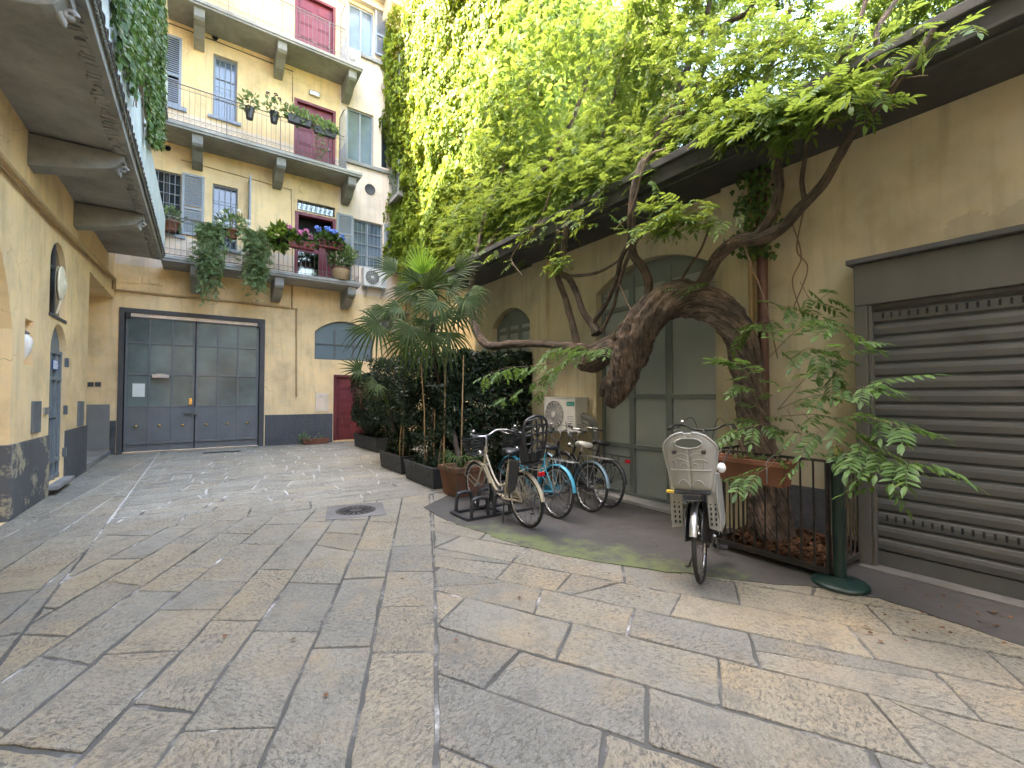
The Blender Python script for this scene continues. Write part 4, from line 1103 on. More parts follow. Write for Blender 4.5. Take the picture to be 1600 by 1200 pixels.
# ------------------------------------------------------------------ unseen block added behind the camera to cut low light into the court
Rb = thing('unseen_rear_building', 'plain ochre building added unseen behind the camera to cut light into the courtyard', 'building', (2, -9, 0))
m = MB(); wall(m, lambda u, w_, d_: (u, -6.5-d_, w_), -2.0, 9, 0, 9.5, [[-.4, 3.0, 0, 3.8, 1.0, 4], [4.2, 5.4, 1.2, 3.2], [-.2, .9, 5.2, 7.2], [1.8, 2.9, 5.2, 7.2], [3.8, 4.9, 5.2, 7.2]])
m.quad((-2, -10.6, 0), (9, -10.6, 0), (9, -10.6, 9.5), (-2, -10.6, 9.5)); m.quad((-2, -6.5, 9.5), (9, -6.5, 9.5), (9, -10.6, 9.5), (-2, -10.6, 9.5))
m.obj('wall', M['ochre'], Rb)
for r_ in ([4.2, 5.4, 1.2, 3.2], [-.2, .9, 5.2, 7.2], [1.8, 2.9, 5.2, 7.2], [3.8, 4.9, 5.2, 7.2]): window(Rb, lambda u, w_, d_: (u, -6.5-d_, w_), r_, M['frame'], M['glass'], 2, 3, .15)

# ------------------------------------------------------------------ wing behind, clad in creeper, and the pale block beyond the roof
I = thing('creeper_clad_wing', 'tall side wing almost wholly covered by bright green creeper', 'building', (8, 13, 0))
XI = 6.15
m = MB(); m.quad((XI, 8.9, 0), (XI, FY, 0), (XI, FY, 17), (XI, 8.9, 17)); m.quad((XI, 8.9, 0), (13, 8.9, 0), (13, 8.9, 17), (XI, 8.9, 17)); m.quad((XI, 8.9, 17), (13, 8.9, 17), (13, FY, 17), (XI, FY, 17))
m.obj('wall', M['ochre'], I)
for Z in (Z2-.3, Z3-.15):
    s = MB(); s.box((XI-.62, 14.9, Z), (XI, FY-.15, Z+.12)); bal = s.obj('balcony', M['slabc'], I)
    r_ = MB(); rail(r_, [(XI-.58, 14.95), (XI-.58, FY-.2)], Z+.12, 1.15, .11, False); rail(r_, [(XI, 14.95), (XI-.58, 14.95)], Z+.12, 1.15, .11, False); r_.obj('railing', M['shut'], bal)
mI = lambda u, w_, d_: (XI+d_, u, w_)
K = thing('pale_apartment_block', 'pale bluish apartment block glimpsed through the leaves above the low roof', 'building', (26, 12, 0))
m = MB(); m.box((24, -8, 0), (34, 34, 8.6)); m.obj('wall', M['farwall'], K)
for y in range(-4, 32, 4):
    for z in (4.2, 6.3):
        s = MB(); s.box((23.93, y, z), (24.05, y+1.4, z+1.3)); o = s.obj('window', M['glassblue'], K)
        s = MB(); s.box((23.2, y-.5, z-.15), (23.99, y+1.9, z-.03)); s.box((23.2, y-.5, z-.03), (23.25, y+1.9, z+.7)); s.obj('balcony', M['white'], K)
# ------------------------------------------------------------------ creeper on the wing
def nz3(p, s, o=0.): return mnoise.noise(Vector((p[0]*s+o, p[1]*s, p[2]*s)))
def creeper_leaves():
    pos, fw, nr, sz = [], [], [], []
    def put(p, out, s):
        pos.append(p); n_ = np.array(out)+rng.normal(size=3)*.42; nr.append(n_)
        fw.append(np.array((out[0]*.25, rng.normal()*.45, -1.0+rng.normal()*.35))+np.array((0, 0, 0)) if abs(out[0]) > .5 else np.array((rng.normal()*.45, out[1]*.25, -1.0+rng.normal()*.35))); sz.append(s)
    for _ in range(52000):                                # side towards the court
        y, z = rng.uniform(8.6, FY-.05), rng.uniform(4.7, 15.6)
        low = 5.2 + .9*nz3((0, y, 0), .8) + (1.0 if y > 15.3 else 0)
        if z < low: continue
        b = nz3((2, y, z*.6), .55)*.75 + nz3((5, y, z), 1.6)*.5
        th = .38+.55*max(0, b+.25)
        if nz3((9, y*1.2, z*.8), 2.3) < -.42 and rng.random() < .75: continue
        x = XI-.03-th*rng.beta(2.2, 1.1) - .012*max(0, z-6)
        put((x, y, z), (-1, -.15, .25), .07+.13*rng.random()**1.6)
    for _ in range(21000):                                # its end towards the roof
        x, z = rng.uniform(XI-.3, 10.5), rng.uniform(4.5, 12.5)
        b = nz3((x, 3, z*.6), .6)*.5 + nz3((x, 7, z), 1.6)*.25
        if nz3((x*1.2, 11, z*.8), 2.3) < -.30 and rng.random() < .75: continue
        put((x, 8.9-.03-(.35+.8*max(0, b+.25))*rng.beta(2.2, 1.1), z), (-.1, -1, .25), rng.uniform(.09, .17))
    return scatter(BROAD_T, LEAF_F, np.array(pos), np.array(fw), np.array(nr), np.array(sz))
cr = thing('creeper', 'bright yellow green creeper covering the tall side wing wall', 'creeper', (XI, 12, 4.7))
V, Fq = creeper_leaves(); npmesh('foliage', V, Fq, M['ivyleaf'], cr)
for k in range(9):
    m = MB(); y = rng.uniform(9, 15.6); z = 4.4; pts = []
    while z < 12: pts.append((XI-.10-.1*rng.random(), y, z)); y += rng.normal()*.22; z += rng.uniform(.4, .8)
    m.tube(crom([np.array(p) for p in pts], 3), .022, 5); m.obj('stem', M['twig'], cr)

# ------------------------------------------------------------------ wisteria
WI = thing('wisteria', 'huge old wisteria whose gnarled trunk arches before the door and spreads over the roof', 'wisteria', (4.9, 2.3, 0))
def limb(name, pts, parent, n=10, gn=.10, k=7, mat='bark', fr=5., twist=0., ridge=0.):
    """pts: (px, py, radius in px, X) read off the plant, each at its own distance X from the camera's wall side"""
    C = []
    for px, py, rp, X in pts:
        P = onX(px, py, X); t = (P-CAMP).dot(_f); C.append(np.array((*P, rp*t/FPX)))
    C = crom(C, k); ps = [Vector(c[:3]) for c in C]; m = MB(); vs_ = []; nrm = None; fib = []; ln = 0.
    for i, p in enumerate(ps):
        ln += (p-ps[i-1]).length if i else 0
        t = (ps[min(i+1, len(ps)-1)]-ps[max(i-1, 0)]).normalized()
        nrm = t.orthogonal().normalized() if nrm is None else (nrm-t*nrm.dot(t)).normalized()
        bi = t.cross(nrm)
        for j in range(n):
            a = 2*PI*j/n; d_ = nrm*math.cos(a)+bi*math.sin(a); r_ = C[i][3]
            q = p+d_*r_
            s = 1+gn*mnoise.noise(q*fr)+gn*.6*mnoise.noise(q*fr*2.7)+(gn*.25*max(-.3, mnoise.noise(Vector((q.x*22, q.y*22, q.z*22)))) if ridge else 0)
            if ridge:
                aa = a+twist*i
                s += ridge*(.5*math.sin(3*aa+2*mnoise.noise(p*2.))+.35*math.sin(5*aa+1.3)+.3*math.sin(9*aa+3*mnoise.noise(p*3.)))
            vs_.append(p+d_*r_*s); aa = a+twist*i*1.3; fib.append((math.cos(aa)*(1.+r_*9), math.sin(aa)*(1.+r_*9), ln*1.7+r_*3))
    fs_ = [(i*n+j, i*n+(j+1) % n, (i+1)*n+(j+1) % n, (i+1)*n+j) for i in range(len(ps)-1) for j in range(n)]
    m.add(vs_, fs_, 0, True); m.add(vs_[:n][::-1], [tuple(range(n))]); m.add(vs_[-n:], [tuple(range(n))])
    o = m.obj(name, M[mat], parent)
    fib += fib[:n]+fib[-n:]
    o.data.attributes.new('fibre', 'FLOAT_VECTOR', 'POINT').data.foreach_set('vector', np.array(fib, np.float32).ravel())
    return o
limb('trunk', [(1206, 838, 33, 4.98), (1198, 775, 27, 4.96), (1186, 700, 24, 4.93), (1176, 640, 22.5, 4.92), (1166, 580, 22, 4.90), (1156, 528, 22.5, 4.86), (1130, 488, 25, 4.82),
               (1092, 469, 25, 4.78), (1056, 469, 27, 4.75), (1022, 489, 26, 4.72), (996, 526, 27, 4.70), (980, 568, 24, 4.70), (966, 604, 19, 4.70), (958, 628, 12, 4.70), (957, 638, 3, 4.70)], WI, 96, .12, 26, 'bark', 6.5, .022, .20)
limb('burl', [(968, 545, 16, 4.72), (945, 552, 20, 4.72), (925, 566, 17, 4.73), (908, 570, 9, 4.75)], WI, 14, .25)
limb('burl', [(962, 590, 14, 4.72), (948, 606, 12, 4.70), (940, 618, 5, 4.70)], WI, 12, .3)
BR = [
 [(1078, 470, 16, 4.78), (1100, 440, 13, 4.80), (1120, 403, 12, 4.82), (1150, 378, 13, 4.82), (1188, 372, 14, 4.8), (1222, 356, 11, 4.75), (1250, 326, 10, 4.65), (1284, 290, 9, 4.55), (1308, 250, 8.5, 4.42), (1330, 212, 8, 4.35), (1365, 172, 7.5, 4.30), (1405, 125, 7, 4.28), (1440, 78, 6, 4.3), (1462, 40, 5, 4.3)],
 [(1180, 372, 9, 4.78), (1206, 336, 9, 4.74), (1217, 296, 9, 4.65), (1214, 258, 8.5, 4.5), (1206, 226, 8, 4.4), (1198, 205, 8, 4.38), (1170, 180, 6, 4.6)],
 [(1258, 315, 5, 4.62), (1253, 285, 4.5, 4.5), (1257, 250, 4.5, 4.42), (1261, 215, 4, 4.38), (1290, 190, 3, 4.4)],
 [(985, 520, 14, 4.72), (955, 532, 12, 4.74), (925, 544, 10, 4.78), (880, 540, 8, 4.8), (835, 537, 7, 4.8), (795, 538, 8, 4.78), (765, 540, 8, 4.74), (745, 520, 8, 4.7), (736, 480, 7, 4.68), (738, 440, 6, 4.6), (742, 395, 5, 4.6)],
 [(902, 540, 7, 4.8), (893, 500, 6.5, 4.8), (883, 465, 6, 4.78), (872, 435, 5.5, 4.7), (867, 405, 5, 4.6), (872, 360, 4.5, 4.42)],
 [(936, 520, 8, 4.78), (913, 490, 6, 4.78), (900, 455, 6, 4.75), (888, 434, 6.5, 4.7), (875, 425, 6, 4.66), (880, 395, 6, 4.55), (886, 350, 5, 4.42), (900, 310, 4, 4.5)],
 [(932, 522, 10, 4.78), (928, 505, 5, 4.78), (946, 476, 5, 4.76), (962, 440, 4.5, 4.7), (970, 405, 5, 4.6), (985, 370, 5, 4.5), (988, 310, 5, 4.42), (1000, 280, 5, 4.6)],
 [(940, 518, 4, 4.76), (958, 480, 3.5, 4.74), (966, 448, 3.5, 4.7), (978, 410, 4, 4.6), (1000, 365, 4, 4.48)],
 [(1012, 470, 9, 4.74), (1014, 445, 8, 4.74), (1006, 420, 8, 4.7), (990, 398, 8, 4.6), (987, 370, 8, 4.48), (988, 320, 8, 4.36), (998, 270, 8, 4.4), (1020, 230, 8, 4.9), (1050, 170, 7, 5.3), (1073, 110, 6, 5.6), (1100, 40, 5, 5.8), (1115, -30, 4, 6)],
 [(1010, 250, 7, 4.8), (1045, 205, 7, 5.1), (1085, 140, 6, 5.3), (1110, 80, 5.5, 5.5), (1130, 40, 5, 5.6), (1172, 16, 5, 5.7), (1180, -30, 4, 5.8)],
 [(1040, 222, 6, 4.9), (1100, 180, 5, 5.0), (1172, 161, 4.5, 5.0), (1204, 105, 4.5, 5.2), (1220, 60, 4, 5.3), (1236, 10, 4, 5.5)],
 [(1210, 200, 6, 4.5), (1270, 160, 6, 4.6), (1298, 128, 6, 4.7), (1330, 64, 5, 4.8), (1350, 10, 4, 4.9), (1362, -40, 4, 5)],
 [(1360, 175, 5, 4.35), (1375, 100, 5, 4.6), (1370, 50, 5, 4.8), (1400, 0, 4, 5)],
 [(742, 420, 5, 4.62), (800, 330, 4, 5.0), (860, 250, 4, 5.4), (905, 160, 4, 5.8), (930, 60, 4, 6.0)],
 [(886, 360, 4, 4.45), (930, 250, 4, 5.2), (960, 150, 4, 5.6), (985, 40, 3.5, 6)],
 [(744, 400, 4, 4.6), (760, 330, 4, 5.0), (790, 250, 3, 5.5), (810, 150, 3, 5.8)],
 [(880, 432, 3, 4.7), (925, 428, 3, 4.68), (955, 415, 2.5, 4.66), (975, 398, 2.5, 4.6)],
 [(1057, 450, 3, 4.7), (1075, 420, 2.5, 4.65), (1095, 390, 2, 4.6), (1110, 350, 2, 4.5)],
]
for p in BR: limb('branch', [(a, b, c*.82, d) for a, b, c, d in p], WI, 9, .16, 6)
for k, p in enumerate([[(955, 560, 1.6, 4.66), (960, 520, 1.5, 4.62), (985, 490, 1.5, 4.62), (978, 470, 1.5, 4.64), (968, 445, 1.4, 4.66)], [(1040, 232, 1.5, 4.36), (1010, 250, 1.5, 4.34), (985, 330, 1.3, 4.32), (960, 360, 1.2, 4.34)],
          [(860, 300, 1.3, 4.4), (840, 350, 1.2, 4.4), (800, 400, 1, 4.4), (815, 430, 1, 4.4)], [(1160, 375, 2, 4.8), (1176, 420, 1.6, 4.78), (1195, 470, 1.3, 4.7), (1215, 560, 1.2, 4.6)],
          [(1255, 330, 1.2, 4.9), (1245, 390, 1.2, 5.1), (1262, 420, 1, 5.2), (1240, 480, 1, 5.2)], [(1235, 340, 1.2, 5.1), (1252, 400, 1.2, 5.2), (1238, 440, 1, 5.2), (1256, 500, 1, 5.2)],
          [(1440, 100, 1.2, 4.3), (1300, 190, 1.2, 4.2), (1180, 180, 1, 4.2)], [(1350, 90, 1, 4.3), (1390, 120, 1, 4.3), (1450, 118, 1, 4.3)]]):
    limb('twig', p, WI, 5, .05, 6, 'twig')
def cloud(n, fn):
    P = []
    while len(P) < n:
        p = fn()
        if p is not None: P.append(p)
    return np.array(P)
# crown over the roof
def crown():
    y = rng.uniform(.2, 9.6); x = rng.uniform(4.85 if y > 2.5 else 5.3, 7.8); h = 1.6+.55*y if x > 5 else 1.0
    z = 4.5+h*rng.random()
    p = (x, y, min(z, 9.4))
    v = nz3(p, .75, 3)+.5*nz3(p, 1.7, 8)
    if v < -.03+.024*max(0, 6-y): return None
    return p
P = cloud(22000, crown); n = len(P)
fw = np.stack([-.45+rng.normal(size=n)*.6, -.2+rng.normal(size=n)*.6, -.45+rng.normal(size=n)*.35], 1)
parts = [fronds(P, fw, rng.uniform(.13, .23, n), 1.0, .5)]
CL = [(690, 372, 36, 30, 5.6, 110), (740, 345, 40, 28, 5.2, 140), (795, 320, 42, 26, 5.0, 150), (850, 300, 46, 26, 4.8, 170), (910, 280, 48, 24, 4.7, 170), (960, 262, 40, 20, 4.75, 90), (890, 335, 30, 12, 4.45, 22), (835, 362, 30, 12, 4.6, 26), (770, 395, 30, 12, 4.6, 22),
      (1045, 322, 26, 9, 4.45, 26), (1075, 340, 30, 9, 4.45, 36), (1025, 358, 24, 9, 4.42, 24), (1150, 200, 36, 15, 4.4, 85), (1205, 180, 40, 15, 4.35, 100), (1262, 160, 38, 14, 4.32, 80), (1310, 140, 32, 14, 4.3, 40), (1130, 110, 60, 40, 5.0, 120), (1250, 70, 60, 40, 4.8, 110),
      (1400, 85, 30, 12, 4.3, 7), (1440, 45, 36, 14, 4.4, 10), (870, 408, 16, 8, 4.5, 14), (1010, 235, 44, 20, 4.85, 70), (1080, 190, 40, 20, 4.9, 60), (1060, 60, 60, 50, 5.4, 120), (960, 220, 60, 40, 5.2, 140), (860, 250, 60, 40, 5.4, 150)]
for px, py, rx, ry, X, k in CL:
    k = int(k*1.5)
    q = np.array([onX(px+rng.normal()*rx, py+rng.normal()*ry*.8, X+rng.normal()*.16) for _ in range(k)])
    fw = np.stack([-.8+rng.normal(size=k)*.5, -.25+rng.normal(size=k)*.7, -.28+rng.normal(size=k)*.25], 1)
    parts.append(fronds(q, fw, rng.uniform(.17, .29, k), 1.0, .35, FINE))
V, Fq = join(parts); npmesh('foliage', V, Fq, M['wist'], WI)
# young sprays: a thin shoot with leaves left and right
def spray(pts, n, size, mat='wistlow', rad=.004, parent=WI):
    C = crom([np.array(onX(*p)) for p in pts], 8); m = MB(); m.tube([tuple(c) for c in C], [rad*(1-.6*i/len(C)) for i in range(len(C))], 5); sh_ = m.obj('shoot', M['twig'], parent)
    C = np.array(C); P = []; Fw = []
    for i in range(n):
        t = (.12+.88*(i+rng.random()*.5)/n)*(len(C)-1.01); k = int(t); p = C[k]+(C[k+1]-C[k])*(t-k); d_ = C[min(k+1, len(C)-1)]-C[max(k-1, 0)]; d_ /= np.linalg.norm(d_)+1e-9
        s = np.cross(d_, (0, 0, 1)); s /= np.linalg.norm(s)+1e-9
        P.append(p); Fw.append(d_*rng.uniform(.3, .9)+s*(1 if i % 2 else -1)*rng.uniform(.5, 1.1)+np.array((0, 0, -.15+rng.normal()*.2)))
    V, Fq = fronds(np.array(P), np.array(Fw), rng.uniform(size*.75, size*1.15, n), 1.0, .35, FINE); npmesh('foliage', V, Fq, M[mat], parent)
S = .30
for pts, n in [([(960, 560, 4.66), (915, 545, 4.4), (880, 565, 4.1), (830, 600, 3.9), (775, 630, 3.7)], 16), ([(880, 565, 4.1), (830, 572, 3.9), (790, 575, 3.75), (750, 590, 3.6)], 15), ([(870, 572, 4.1), (850, 600, 3.95), (835, 620, 3.9)], 8), ([(930, 548, 4.5), (890, 542, 4.3), (850, 552, 4.2)], 12), ([(960, 540, 4.5), (935, 545, 4.3), (905, 552, 4.2)], 9),
               ([(1200, 690, 4.6), (1190, 650, 4.4), (1175, 610, 4.3), (1150, 600, 4.2)], 9), ([(1215, 640, 4.5), (1260, 590, 4.3), (1300, 560, 4.2), (1335, 530, 4.1)], 11), ([(1215, 640, 4.5), (1265, 620, 4.3), (1320, 610, 4.1), (1365, 600, 4.0), (1395, 590, 3.9)], 12),
               ([(1220, 650, 4.5), (1290, 650, 4.2), (1350, 690, 4.0), (1400, 715, 3.9), (1450, 722, 3.8)], 13), ([(1300, 655, 4.2), (1340, 650, 4.1), (1390, 660, 4.0), (1420, 670, 3.95)], 10), ([(1350, 690, 4.0), (1372, 720, 3.95), (1378, 765, 3.9)], 8), ([(1200, 560, 4.7), (1240, 520, 4.4), (1280, 500, 4.3), (1320, 520, 4.2)], 13),
               ([(1195, 600, 4.6), (1165, 580, 4.3), (1150, 565, 4.2)], 8), ([(1205, 660, 4.5), (1180, 665, 4.2), (1145, 672, 4.1)], 9), ([(1230, 640, 4.4), (1255, 690, 4.1), (1262, 730, 4.0)], 4), ([(1225, 700, 4.4), (1200, 730, 4.1), (1170, 742, 4.0), (1150, 745, 3.95)], 6),
               ([(1240, 630, 4.5), (1290, 680, 4.1), (1320, 700, 4.0), (1350, 712, 3.9)], 8), ([(1190, 470, 4.75), (1230, 480, 4.6), (1300, 500, 4.5)], 7), ([(1250, 440, 5.0), (1270, 470, 4.9), (1300, 455, 4.8)], 6), ([(1120, 440, 4.7), (1090, 445, 4.6), (1060, 452, 4.55)], 9), ([(1210, 500, 4.7), (1185, 505, 4.5), (1160, 520, 4.4)], 8), ([(1235, 560, 4.5), (1270, 545, 4.3), (1310, 590, 4.2)], 10)]:
    spray(pts, n, S*.85)
# ivy leaves creeping up the rain pipe
P = cloud(420, lambda: tuple(onX(1178+rng.normal()*16, rng.uniform(215, 400), 5.12+rng.normal()*.05)))
n = len(P); V, Fq = scatter(BROAD_T, LEAF_F, P, np.stack([rng.normal(size=n)*.3, rng.normal(size=n)*.5, -np.ones(n)], 1), np.stack([-np.ones(n), rng.normal(size=n)*.4, .3+rng.normal(size=n)*.3], 1), rng.uniform(.05, .09, n))
iv = npmesh('pipe_ivy', V, Fq, M['vine'], None, P.mean(0)); tag(iv, 'dark ivy climbing the brown rain pipe under the garage eave', 'ivy')

# ------------------------------------------------------------------ vine on the left balconies
lowY, lowZ = [5.5, 6.5, 8.0, 9.5, 11.0, 12.0, 12.8], [5.9, 5.6, 5.7, 5.95, 6.45, 6.95, 7.9]
def vinep():
    y = rng.uniform(5.6, 12.7); lo = np.interp(y, lowY, lowZ)+.35*nz3((0, y, 0), 2.5); z = lo+(10.4-lo)*rng.random()**1.15
    if nz3((1, y*1.4, z*.7), 1.5) < -.28: return None
    return (XO+.085+.075*rng.random()+.04*nz3((0, y, z), 1.2), y, z)
P = cloud(9000, vinep); n = len(P)
V1 = scatter(LEAF_T, LEAF_F, P, np.stack([.3+rng.normal(size=n)*.3, rng.normal(size=n)*.5, -1+rng.normal(size=n)*.4], 1), np.stack([np.ones(n), -.4+rng.normal(size=n)*.5, .4+rng.normal(size=n)*.4], 1), rng.uniform(.08, .15, n))
hv = thing('hanging_vine', 'dense dark green vine hanging down over the ribbed screens of the left balconies', 'vine', (XO+.1, 10, 5.7))
npmesh('foliage', *V1, M['vine'], hv)
for _ in range(14):
    y = rng.uniform(6.5, 12.4); m = MB(); z0 = np.interp(y, lowY, lowZ)-.1; pts = [(XO+.10, y, 10.2)]
    for q in range(6): pts.append((XO+.10+.05*rng.random(), y+rng.normal()*.12, 10.2-(10.2-z0)*(q+1)/6))
    m.tube(crom([np.array(p) for p in pts], 3), .006, 4); m.obj('stem', M['twig'], hv)

# ------------------------------------------------------------------ hedges in planters
def leafbox(n, lo, hi, rnd=.24, size=(.045, .08), gap=-.32):
    lo, hi = np.array(lo), np.array(hi); c = (lo+hi)/2; h = (hi-lo)/2
    def fn():
        u = rng.uniform(-1, 1, 3); k = rng.integers(0, 3)
        if rng.random() < .72: u[k] = np.sign(u[k])*rng.uniform(.72, 1.0) if h[k] > .25 else u[k]
        p = c+u*h
        p = p + np.array((nz3(p, 1.7, 1), nz3(p, 1.7, 5), nz3(p, 1.7, 9)))*rnd
        if nz3(p, 3.2, 2) < gap: return None
        return tuple(p)
    P = cloud(n, fn); d_ = (P-c)/h; d_ /= np.linalg.norm(d_, axis=1, keepdims=True)+1e-9
    nr = d_+rng.normal(size=(n, 3))*.5+np.array((0, 0, .3)); fw = rng.normal(size=(n, 3))+d_*.6
    return scatter(LEAF_T, LEAF_F, P, fw, nr, rng.uniform(*size, n))
def trough(parent, x0, x1, y0, y1, h, mat, name='planter', lip=.03, th=.03, taper=.03, z0=0.01):
    m = MB()
    def ring(i, z, s=0): return [(x0+i-s, y0+i-s, z), (x1-i+s, y0+i-s, z), (x1-i+s, y1-i+s, z), (x0+i-s, y1-i+s, z)]
    rs = [ring(taper, z0), ring(0, z0+h-lip*1.6), ring(0, z0+h-lip*1.6, lip*.5), ring(0, z0+h, lip*.5), ring(th, z0+h), ring(th, z0+h*.55)]
    vs_ = [p for r_ in rs for p in r_]; fs_ = [(3, 2, 1, 0)]
    for i in range(len(rs)-1):
        for j in range(4): a, b = i*4+j, i*4+(j+1) % 4; fs_.append((a, b, b+4, a+4))
    m.add(vs_, fs_); o = m.obj(name, mat, parent, bevel=.006)
    s = MB(); s.quad((x0+th, y0+th, z0+h-.05), (x1-th, y0+th, z0+h-.05), (x1-th, y1-th, z0+h-.05), (x0+th, y1-th, z0+h-.05)); s.obj('soil', M['soil'], parent)
    return o
for (x0, x1, y0, y1, h, n, lo, hi, lab, nst) in [
    (3.98, 4.55, 12.3, 14.5, .40, 15000, (3.85, 12.1, .75), (4.75, 14.3, 2.15), 'clipped dark hedge in the black planter nearest the old red door', 7),
    (3.30, 3.85, 8.65, 9.95, .36, 15000, (3.30, 8.2, 1.0), (4.3, 10.9, 2.45), 'clipped dark hedge in the middle black planter between its two neighbours', 5),
    (3.22, 3.78, 6.95, 8.25, .36, 14000, (3.45, 6.9, .75), (4.3, 8.3, 2.40), 'clipped dark hedge in the black planter right behind the square clay pot', 5)]:
    t = thing('potted_hedge', lab, 'hedge', ((x0+x1)/2, (y0+y1)/2, 0), 0, 'clipped hedges in black planters')
    trough(t, x0, x1, y0, y1, h, M['planter'])
    npmesh('foliage', *leafbox(n, lo, hi), M['hedge'], t)
    V, Fq = leafbox(int(n*.5), (x0+.1, y0+.1, h), (x1, y1-.1, lo[2]+.15), .1, (.03, .055), -.1); npmesh('foliage', V, Fq, M['hedge'], t)
    for i in range(nst):
        m = MB(); y = y0+.15+(y1-y0-.3)*i/(nst-1); x = (x0+x1)/2+rng.normal()*.07
        m.tube([(x, y, h-.05), (x+rng.normal()*.03, y+rng.normal()*.04, (h+lo[2])/2), (x+.15*rng.random(), y+rng.normal()*.1, lo[2]+.6)], [.018, .014, .008], 6); m.obj('stem', M['bamboo'] if i % 2 else M['twig'], t)
hs = thing('ivy_hedge', 'dark ivy covered trellis screen standing behind the parked bicycles', 'hedge', (4.6, 7.0, 0))
npmesh('foliage', *leafbox(22000, (3.75, 6.86, .12), (5.30, 7.55, 2.40), .13, (.045, .085), -.33), M['hedge'], hs)
m = MB()
for x in (3.85, 4.55, 5.28): m.box((x-.025, 7.1, 0), (x+.025, 7.15, 2.35))
for k in range(9): m.box((3.87, 7.105, .2+k*.26), (5.26, 7.125, .225+k*.26))
m.obj('trellis', M['twig'], hs)

# ------------------------------------------------------------------ palm
def fan(parent, hub, tip, base, n=26, spread=205, droop=.35, mat='palm', wd=.037, flat=None):
    n = int(n*.62)
    hub, tip, base = Vector(hub), Vector(tip), Vector(base); L = (tip-hub).length; d = (tip-hub).normalized()
    view = (CAMP-hub).normalized() if flat is None else Vector(flat)
    nrm = (Vector((0, 0, .8))+view*.9+Vector((rng.normal()*.2, rng.normal()*.2, 0))); s = d.cross(nrm).normalized(); nrm = s.cross(d).normalized()
    V, Fq = [], []
    for i in range(n):
        a = R(spread)*(i/(n-1)-.5)+rng.normal()*.02; dr = d*math.cos(a)+s*math.sin(a); sd = nrm.cross(dr).normalized()
        ln = L*(1-.28*abs(i/(n-1)-.5)*2)*rng.uniform(.9, 1.06); o = len(V); K = 6; bend = rng.uniform(.6, 1.4)*droop
        for k in range(K):
            t = k/(K-1); p = hub+dr*(ln*t)+nrm*(.03*math.sin(PI*t)) + Vector((0, 0, -1))*(bend*ln*max(0, t-.38)**1.8)
            ww = wd*(.25+1.0*min(1, t*3.2))*(1-t**2.2)+.001
            V += [p-sd*ww*.5, p+nrm*ww*.22, p+sd*ww*.5]
        for k in range(K-1): a0 = o+3*k; Fq += [(a0, a0+1, a0+4, a0+3), (a0+1, a0+2, a0+5, a0+4)]
    o = npmesh('frond', np.array([tuple(v) for v in V]), np.array(Fq), M[mat], parent)
    m = MB(); mid = (base+hub)/2+Vector((0, 0, .12*(hub-base).length)); m.tube([tuple(p) for p in crom([np.array(base), np.array(mid), np.array(hub)], 5)], [.016]*6+[.012]*5, 6); m.obj('stalk', M['palm'], o)
pot = onZ(697, 773); PX, PY = 3.50, 6.42
PT = thing('potted_palm', 'tall fan palm growing from the square weathered clay pot', 'palm', (PX, PY, 0))
trough(PT, PX-.28, PX+.28, PY-.28, PY+.28, .46, M['terraold'], 'pot', .05, .04, .05)
CT = at(668, 452, 7.9)
m = MB(); C = crom([np.array((PX+.02, PY+.05, .3)), np.array((PX+.08, PY+.5, .95)), np.array(tuple(at(686, 600, 8.3))), np.array(tuple(at(677, 520, 8.15))), np.array(tuple(CT))], 8)
m.tube([tuple(c) for c in C], [.052-.015*i/len(C)+.006*math.sin(i*2.1) for i in range(len(C))], 10); m.obj('trunk', M['palmbark'], PT)
FN = [((660, 428), (655, 375), 7.6, 'palmnew', 24, 110, .02), ((618, 425), (572, 398), 7.7, 'palm', 26, 150, .3), ((711, 427), (752, 395), 7.7, 'palm', 24, 110, .15), ((684, 470), (640, 505), 7.2, 'palm', 26, 200, .45), ((592, 506), (538, 545), 7.4, 'palm', 30, 190, .75),
      ((641, 510), (615, 560), 7.2, 'palm', 26, 190, .5), ((727, 468), (745, 505), 7.6, 'palm', 26, 220, .9), ((602, 487), (558, 492), 7.9, 'palm', 22, 120, .3), ((650, 440), (622, 400), 8.0, 'palm', 24, 170, .2), ((680, 440), (690, 395), 8.2, 'palm', 26, 170, .2),
      ((700, 450), (745, 440), 8.0, 'palm', 26, 180, .5), ((655, 470), (620, 470), 8.1, 'palm', 26, 190, .5), ((692, 492), (720, 530), 7.9, 'palm', 24, 190, .8), ((640, 455), (598, 462), 8.2, 'palm', 22, 150, .4), ((665, 500), (668, 545), 8.2, 'palm', 24, 180, .7), ((715, 490), (760, 500), 8.1, 'palm', 24, 180, .7), ((575, 520), (535, 512), 7.8, 'palm', 18, 60, .25),
      ((640, 530), (612, 585), 7.6, 'palm', 24, 170, .8), ((700, 520), (712, 580), 7.7, 'palm', 24, 170, .8), ((672, 520), (655, 590), 7.3, 'palm', 24, 150, .7), ((735, 455), (768, 470), 8.0, 'palm', 22, 170, .7), ((625, 480), (580, 500), 7.5, 'palm', 24, 170, .5), ((668, 455), (690, 420), 7.4, 'palm', 22, 160, .2)]
for hb, tp, t, mt, n, sp, dr in FN: fan(PT, at(*hb, t), at(*tp, t-.15), CT, n, sp, dr, mt)
P2 = thing('small_palm', 'low young fan palm spreading stiff fronds before the old red door', 'palm', (*onZ(622, 718)[:2], .3))
b2 = at(610, 640, 9.6); m = MB(); m.tube([(*onZ(622, 718)[:2], .3), tuple(at(615, 670, 9.5)), tuple(b2)], [.03, .03, .025], 8); m.obj('trunk', M['palmbark'], P2)
for hb, tp in (((563, 578), (525, 570)), ((590, 600), (560, 625))): fan(P2, at(*hb, 9.5), at(*tp, 9.3), b2, 24, 190, .12, 'palm')
